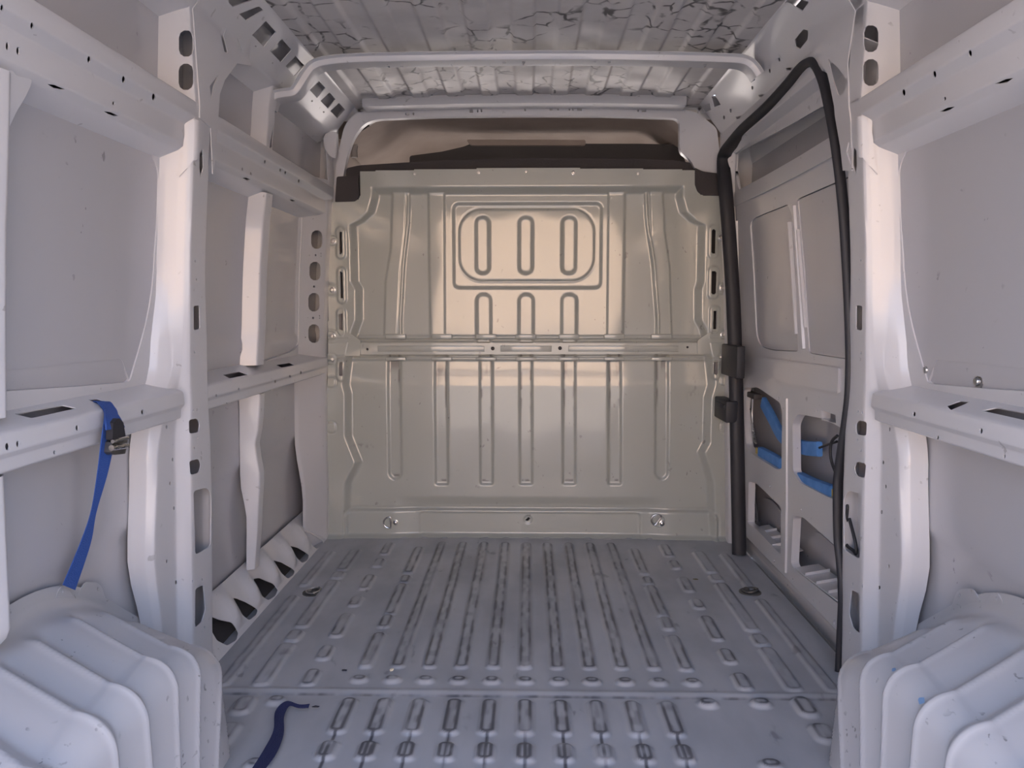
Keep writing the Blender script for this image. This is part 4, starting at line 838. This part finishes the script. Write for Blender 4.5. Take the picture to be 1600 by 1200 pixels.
def sweep_var(path, r0, rads, flat=1.0):
    P = np.array(path); T = np.gradient(P, axis=0); T /= np.linalg.norm(T, axis=1)[:, None]; bm = bmesh.new(); R_ = []
    for p, t, r in zip(P, T, rads):
        s = np.array([-1., 0, 0]); s = s-t*(s@t); s /= np.linalg.norm(s); u = np.cross(s, t)
        R_.append([bm.verts.new(p+s*(r0*r*flat*math.cos(a))+u*(r0*r*math.sin(a))) for a in np.linspace(0, 2*math.pi, 10, endpoint=False)])
    for A, B in zip(R_[:-1], R_[1:]):
        for j in range(10): bm.faces.new((A[j], A[(j+1) % 10], B[(j+1) % 10], B[j]))
    bm.faces.new(R_[0][::-1]); bm.faces.new(R_[-1]); bmesh.ops.recalc_face_normals(bm, faces=bm.faces); return bm
bm_obj('rubber_profile', sweep_var(sp3, .0115, rad, 1.5), BLACK, seal, 60)
# black guide blocks and catch on the front jamb
guide = tag(empty('door_catch', (.86, 3.3, .8)), 'black plastic catch blocks on the front jamb of the sliding door', 'catch')
for nm, (x0, y0, x1, y1), pr in (('guide_block', (1140, 537, 1165, 592), .03), ('catch_block', (1134, 619, 1153, 661), .045), ('catch_cover', (1137, 626, 1151, 640), .052)):
    A = inv_all(fs0, [(x0, y0), (x1, y1)], (2.6, 3.5), (.3, 1.2)); (ya, za), (yb, zb) = A; X = xf(za, 1)
    bm = bmesh.new(); box_mesh(bm, (X-pr, min(ya, yb), min(za, zb)), (X+.004, max(ya, yb), max(za, zb)), .005); bm_obj(nm, bm, BLACK, guide)
rol = tag(empty('door_roller', tuple(at_y(1156, 852, 3.28))), 'small black roller bracket at the foot of the door seal', 'roller')
p = at_y(1156, 852, 3.28); bm = bmesh.new(); box_mesh(bm, (p[0]-.012, 3.26, .004), (p[0]+.014, 3.30, .05), .004); bm_obj('bracket', bm, BLACK, rol)
bm = bmesh.new(); lathe(bm, [(.014, -.008), (.016, -.004), (.016, .004), (.014, .008)], Matrix.Translation((p[0]-.014, 3.262, .030)) @ Matrix.Rotation(math.pi/2, 4, 'Y'), 14); bm_obj('wheel', bm, DARKST, rol)

# ------------------------------------------------------------------ things inside the door pockets
fo = lambda o: (lambda a, b: fd(a, b, o))
def on_door(pts, o): return [fd(np.array(a), np.array(b), o) for a, b in inv_all(fo(o), pts, (1.9, 3.45), (-.05, 1.2))]
def foam_bar(name, pts, o, wdt, thk, label, cuts=None):
    t = tag(empty(name, tuple(on_door(pts[:1], o)[0])), label, 'foam strip', 'blue foam strips in the door')
    P = smooth_path(on_door(pts, o), 6); s = [(-wdt/2, -thk/2), (wdt/2, -thk/2), (wdt/2, thk/2), (-wdt/2, thk/2)]
    bm = sweep(P, rpoly(s, .006, 3), wdir=(0, .25, 1)); bm_obj('foam_body', bm, BLUEF, t, 50); return t, P
DF = 'blue foam'
foam_bar('foam_strip', zd([(175, 165), (205, 220), (240, 285), (280, 315), (330, 335), (385, 340)]), .095, .05, .020, 'long blue foam sleeve sagging across both upper door pockets')
t1, P1 = foam_bar('foam_block', zd([(165, 350), (195, 365), (245, 395)]), .075, .040, .025, 'short blue foam block at the bottom of the forward upper door pocket')
t2, P2 = foam_bar('foam_block', zd([(292, 440), (350, 470), (405, 492), (440, 505)]), .075, .046, .030, 'thick blue foam block at the bottom of the rear upper door pocket')
for t_, P_2, nm in ((t1, P1, 'yellow_end'), (t2, P2, 'yellow_end')):
    e_ = P_2[0] if t_ is t1 else P_2[-1]; dirn = (P_2[0]-P_2[3]) if t_ is t1 else (P_2[-1]-P_2[-4]); dirn = dirn/np.linalg.norm(dirn)
    tag(bm_obj(nm, sweep([e_, e_+dirn*.02, e_+dirn*.045], [(-.012, -.008), (.012, -.008), (.012, .008), (-.012, .008)], wdir=(0, 0, 1)), YELLOW, t_), 'yellow taped end')
rod = tag(empty('cable', tuple(on_door(zd([(385, 335)]), .09)[0])), 'thin black cable from the blue foam sleeve to the door seal', 'cable')
bm_obj('lead', sweep(smooth_path(on_door(zd([(385, 335), (420, 322), (450, 312)]), .06), 6), circ(.004)), BLACK, rod)
bm_obj('loop', sweep(smooth_path(on_door(zd([(452, 290), (432, 310), (426, 345), (430, 385), (444, 425)]), .02), 6), circ(.0045)), BLACK, rod)
latch = tag(empty('lock_mechanism', tuple(on_door(zd([(125, 130)]), .07)[0])), 'dark lock mechanism with rods in the forward upper door pocket', 'lock')
P = on_door(zd([(105, 118), (148, 155)]), .075); bm = bmesh.new(); box_mesh(bm, (P[0][0]-.01, P[1][1], P[1][2]), (P[0][0]+.025, P[0][1], P[0][2]), .004); bm_obj('housing', bm, DARKP, latch)
bm_obj('rod', sweep(smooth_path(on_door(zd([(135, 150), (133, 220), (142, 290), (148, 318), (138, 300), (132, 250)]), .07), 6), circ(.0035)), STEEL, latch)
bm_obj('wire', sweep(smooth_path(on_door(zd([(122, 140), (120, 210), (112, 260), (118, 320), (150, 352)]), .08), 6), circ(.0035)), mat('yellow_wire', (.35, .30, .12), .6), latch)
bm_obj('wire', sweep(smooth_path(on_door(zd([(118, 130), (124, 190), (112, 240)]), .08), 6), circ(.005)), BLACK, latch)
rd2 = tag(empty('lock_rod', tuple(on_door(zd([(140, 480)]), .09)[0])), 'thin black lock rod hanging in the forward lower door pocket', 'rod')
bm_obj('rod', sweep(smooth_path(on_door(zd([(138, 468), (146, 540), (153, 610), (154, 632)]), .09), 6), circ(.005)), BLACK, rd2)
P = on_door(zd([(153, 620)]), .09)[0]; bm = bmesh.new(); box_mesh(bm, P-np.array([.01, .008, .02]), P+np.array([.01, .008, .012]), .003); bm_obj('end_clip', bm, BLACK, rd2)
# cable hanging in the post's large opening
fpp = lambda a, b: np.stack([xf(b, 1)+.015+0*a, a, b], -1)
cb_ = tag(empty('hanging_cable', (.89, 2.03, .55)), 'black cable dangling in the large opening of the post behind the sliding door', 'cable')
P = [fpp(np.array(a), np.array(b)) for a, b in inv_all(fpp, [(1322, 765), (1320, 790), (1324, 792), (1321, 830), (1322, 850), (1333, 860), (1338, 864), (1336, 845), (1327, 810)], (1.9, 2.3), (.2, .8))]
bm_obj('lead', sweep(smooth_path(P, 6), circ(.0045)), BLACK, cb_)

# ================================================================== straps, rings and litter
strap = tag(empty('ratchet_strap', tuple(at_x(165, 640, -.9))), 'blue ratchet strap hanging from a slot in the belt rail behind the post', 'strap')
ox = lambda o, px, py: np.array([0, 0, 0])+[inv_all(lambda a, b: WL.p(a, b, o), [(px, py)], (1.0, 2.1), (.2, 1.1))][0][0][0]
def wl(px, py, o): a, b = inv_all(lambda a, b: WL.p(a, b, o), [(px, py)], (1.0, 2.1), (.2, 1.1))[0]; return WL.p(a, b, o)
def ribbon(pts_l, pts_r, th, m, name, parent):
    L, R = smooth_path(pts_l, 6), smooth_path(pts_r, 6); C_ = (L+R)/2; Wd = (R-L); bm = bmesh.new(); rings = []
    T = np.gradient(C_, axis=0)
    for l, r, t, w_ in zip(L, R, T, Wd):
        n = np.cross(w_, t); n /= np.linalg.norm(n)+1e-9; rings.append([bm.verts.new(x) for x in (l+n*th/2, r+n*th/2, r-n*th/2, l-n*th/2)])
    for a, b in zip(rings[:-1], rings[1:]):
        for j in range(4): bm.faces.new((a[j], a[(j+1) % 4], b[(j+1) % 4], b[j]))
    bm.faces.new(rings[0][::-1]); bm.faces.new(rings[-1]); bmesh.ops.recalc_face_normals(bm, faces=bm.faces); return bm_obj(name, bm, m, parent, 50)
def ledge(px, py, up=.003): a, b = inv_all(FL_B, [(px, py)], (.05, 1.3), (1.2, 1.95))[0]; return FL_B(np.array(a), np.array(b))+np.array([0, 0, up])
ribbon([ledge(138, 624.5, -.012), ledge(148, 629), ledge(157, 637), wl(163, 648, -.006), wl(158, 690, -.014), wl(152, 740, -.010), wl(142, 800, .02), wl(125, 850, .05), wl(98, 914, .078)],
       [ledge(163, 625, -.012), ledge(171, 630), ledge(178, 637), wl(184, 650, -.006), wl(178, 692, -.014), wl(167, 742, -.010), wl(150, 801, .02), wl(141, 850, .05), wl(117, 922, .078)], .002, BLUEW, 'webbing', strap)
ribbon([wl(163, 640, .0), wl(164, 655, -.022), wl(166, 672, -.03)], [wl(178, 640, .0), wl(188, 655, -.022), wl(194, 668, -.03)], .004, BLUEW, 'wrapped_end', strap)
c = wl(184, 690, -.02)
def strap_part(nm, poly, o, th, m):
    f = lambda a, b: WL.p(a, b, o); return finish(nm, sheet_mesh(f, inv_all(f, rpoly(poly, 2), (1.0, 2.1), (.4, 1.0)), [], th), m, strap, 40)
strap_part('handle_grip', [(177, 660), (186, 653), (193, 660), (197, 685), (192, 690), (176, 688)], -.035, .014, BLACK)
strap_part('ratchet_frame', [(176, 690), (198, 682), (200, 686), (196, 709), (178, 711), (173, 707)], -.030, .022, DARKST)
P = [wl(174, 700, -.040), wl(198, 696, -.040)]; bm_obj('spindle', sweep([P[0], (P[0]+P[1])/2, P[1]], circ(.006, 10)), STEEL, strap)
P = [wl(176, 690, -.042), wl(199, 684, -.042)]; bm_obj('release_bar', sweep([P[0], (P[0]+P[1])/2, P[1]], circ(.004, 8)), STEEL, strap)
# navy strap on the load floor
fl = tag(empty('floor_strap', tuple(at_z(440, 1140, .01))), 'dark navy webbing strap lying loose on the rear floor sheet', 'strap')
zz_ = [.013, .016, .020, .014, .013, .013, .013]
Lp = [(484, 1100), (468, 1101), (447, 1096), (430, 1112), (427, 1142), (412, 1172), (388, 1210)]; Rp = [(482, 1106), (466, 1106), (452, 1103), (444, 1120), (443, 1148), (430, 1180), (404, 1214)]
ribbon([at_z(*p_, z) for p_, z in zip(Lp, zz_)], [at_z(*p_, z-.003) for p_, z in zip(Rp, zz_)], .0022, NAVYW, 'webbing', fl)
# rings let into the floor
def floor_ring(px, py, rot, m, label):
    p = at_z(px, py, .004); t = tag(empty('floor_ring', tuple(p)), label, 'tie-down ring', 'lashing rings in the floor'); M = Matrix.Translation(Vector(p)) @ Matrix.Rotation(rot, 4, 'Z')
    bm = bmesh.new(); lathe(bm, [(.040, -.002), (.040, .002), (.036, .004), (.028, .0015), (.012, .001)], M, 24); bm_obj('cup', bm, DARKST, t)
    pts = [M @ Vector((.026*math.cos(a_), .026*math.sin(a_), .008+.004*math.cos(a_))) for a_ in np.linspace(0, 2*math.pi, 20, endpoint=False)]
    bm_obj('ring', sweep(pts, circ(.0042, 8), closed=True), m, t)
    bm = bmesh.new(); lathe(bm, [(.011, 0), (.011, .006), (.008, .009), (.004, .010)], M @ Matrix.Translation((-.016, .010, .002)), 12); bm_obj('bolt', bm, m, t)
floor_ring(490, 926, .4, STEEL, 'shiny steel lashing ring let into the floor beside the sill bracket')
floor_ring(1172, 925, -.5, DARKST, 'dirty dark lashing ring let into the floor beside the sliding door')
def litter(name, px, py, sz, m, label, cat):
    p = at_z(px, py, .012); bm = bmesh.new(); bmesh.ops.create_icosphere(bm, subdivisions=1, radius=1)
    for v in bm.verts: v.co = Vector(p)+Vector((v.co.x*sz[0], v.co.y*sz[1], v.co.z*sz[2]))*(.75+.5*random.random())
    tag(bm_obj(name, bm, m), label, cat)
litter('paper_scrap', 612, 1046, (.006, .008, .004), mat('cream_paper', (.85, .75, .55), .6), 'tiny cream paper scrap at the near end of a floor rib', 'scrap')
litter('dirt_crumb', 538, 1047, (.009, .004, .003), mat('dark_dirt', (.03, .03, .04), .9), 'small dark crumb on the floor left of the paper scrap', 'crumb')
litter('dry_leaf', 1087, 905, (.012, .006, .002), mat('dry_leaf', (.16, .14, .07), .9), 'small dry leaf lying between floor ribs near the sliding door', 'leaf')
litter('dirt_crumb', 493, 1104, (.010, .004, .003), bpy.data.materials['dark_dirt'], 'small dark crumb beside the end of the navy strap', 'crumb')
# ================================================================== outside, behind the open rear doors
Xg, Yg = np.meshgrid(np.linspace(-90, 90, 9), np.linspace(-120, 30, 9), indexing='ij'); tag(quad_sheet('ground', np.stack([Xg, Yg, 0*Xg-.62], -1), GROUND), 'grey asphalt yard outside the van', kind='structure')
# rear frame of the van
rf = tag(empty('rear_frame', (0, Y0, 0)), 'white frame of the rear door opening', 'frame')
finish('frame', sheet_mesh(lambda a, b: np.stack([a, Y0-.02+0*a, b], -1), rpoly([(-1.0, -.1), (1.0, -.1), (1.0, 1.6), (.86, 1.96), (-.86, 1.96), (-1.0, 1.6)], .08), [rpoly([(-.80, -.001), (.80, -.001), (.80, 1.5), (.70, 1.82), (-.70, 1.82), (-.80, 1.5)], .08)], .04), PAINT, rf)
# outer body sheets close the van towards the sky
for s_ in (-1, 1):
    zz = np.array([-.10, .4, .85, 1.5, 1.75, 1.96]); xx = np.array([1.06, 1.08, 1.06, 1.02, .96, .82]); Yg, Zg = np.meshgrid(np.array([Y0-.02, 2, 3.5, 3.6]), zz, indexing='ij'); quad_sheet('body_side', np.stack([s_*np.interp(Zg, zz, xx), Yg, Zg], -1), PAINT, WALLP[s_])
Xg, Yg = np.meshgrid(np.linspace(-.84, .84, 5), np.array([Y0-.02, 2, 3.47]), indexing='ij'); quad_sheet('outer_roof', np.stack([Xg, Yg, 1.965+0*Xg], -1), PAINT, ceiling)
Xg, Yg = np.meshgrid(np.linspace(-1.06, 1.06, 5), np.array([Y0-.02, 2, 3.6]), indexing='ij'); quad_sheet('underbody', np.stack([Xg, Yg, -.11+0*Xg], -1), DARKP, floor)
for s_ in (-1, 1):
    bm = bmesh.new(); box_mesh(bm, (min(s_*.84, s_*1.10), 3.462, -.1), (max(s_*.84, s_*1.10), 3.470, 1.96)); box_mesh(bm, (min(s_*.74, s_*.85), 3.462, 1.86), (max(s_*.74, s_*.85), 3.470, 1.96)); box_mesh(bm, (min(0, s_*.75), 3.462, 1.90), (max(0, s_*.75), 3.470, 1.96)); bm_obj('leak_block_panel', bm, PAINT, WALLP[s_])  # unseen panels added to block light leaking in around the bulkhead
# sunlit building across the yard
bd = tag(empty('building', (0, -44, -.6)), kind='structure')
bm = bmesh.new(); box_mesh(bm, (-34, -52, -.6), (30, -44, 8.2)); bm_obj('facade', bm, STUCCO, bd)
bm = bmesh.new(); box_mesh(bm, (-34.6, -52.6, 8.2), (30.6, -43.2, 8.6)); bm_obj('eaves', bm, STUCCO, bd)
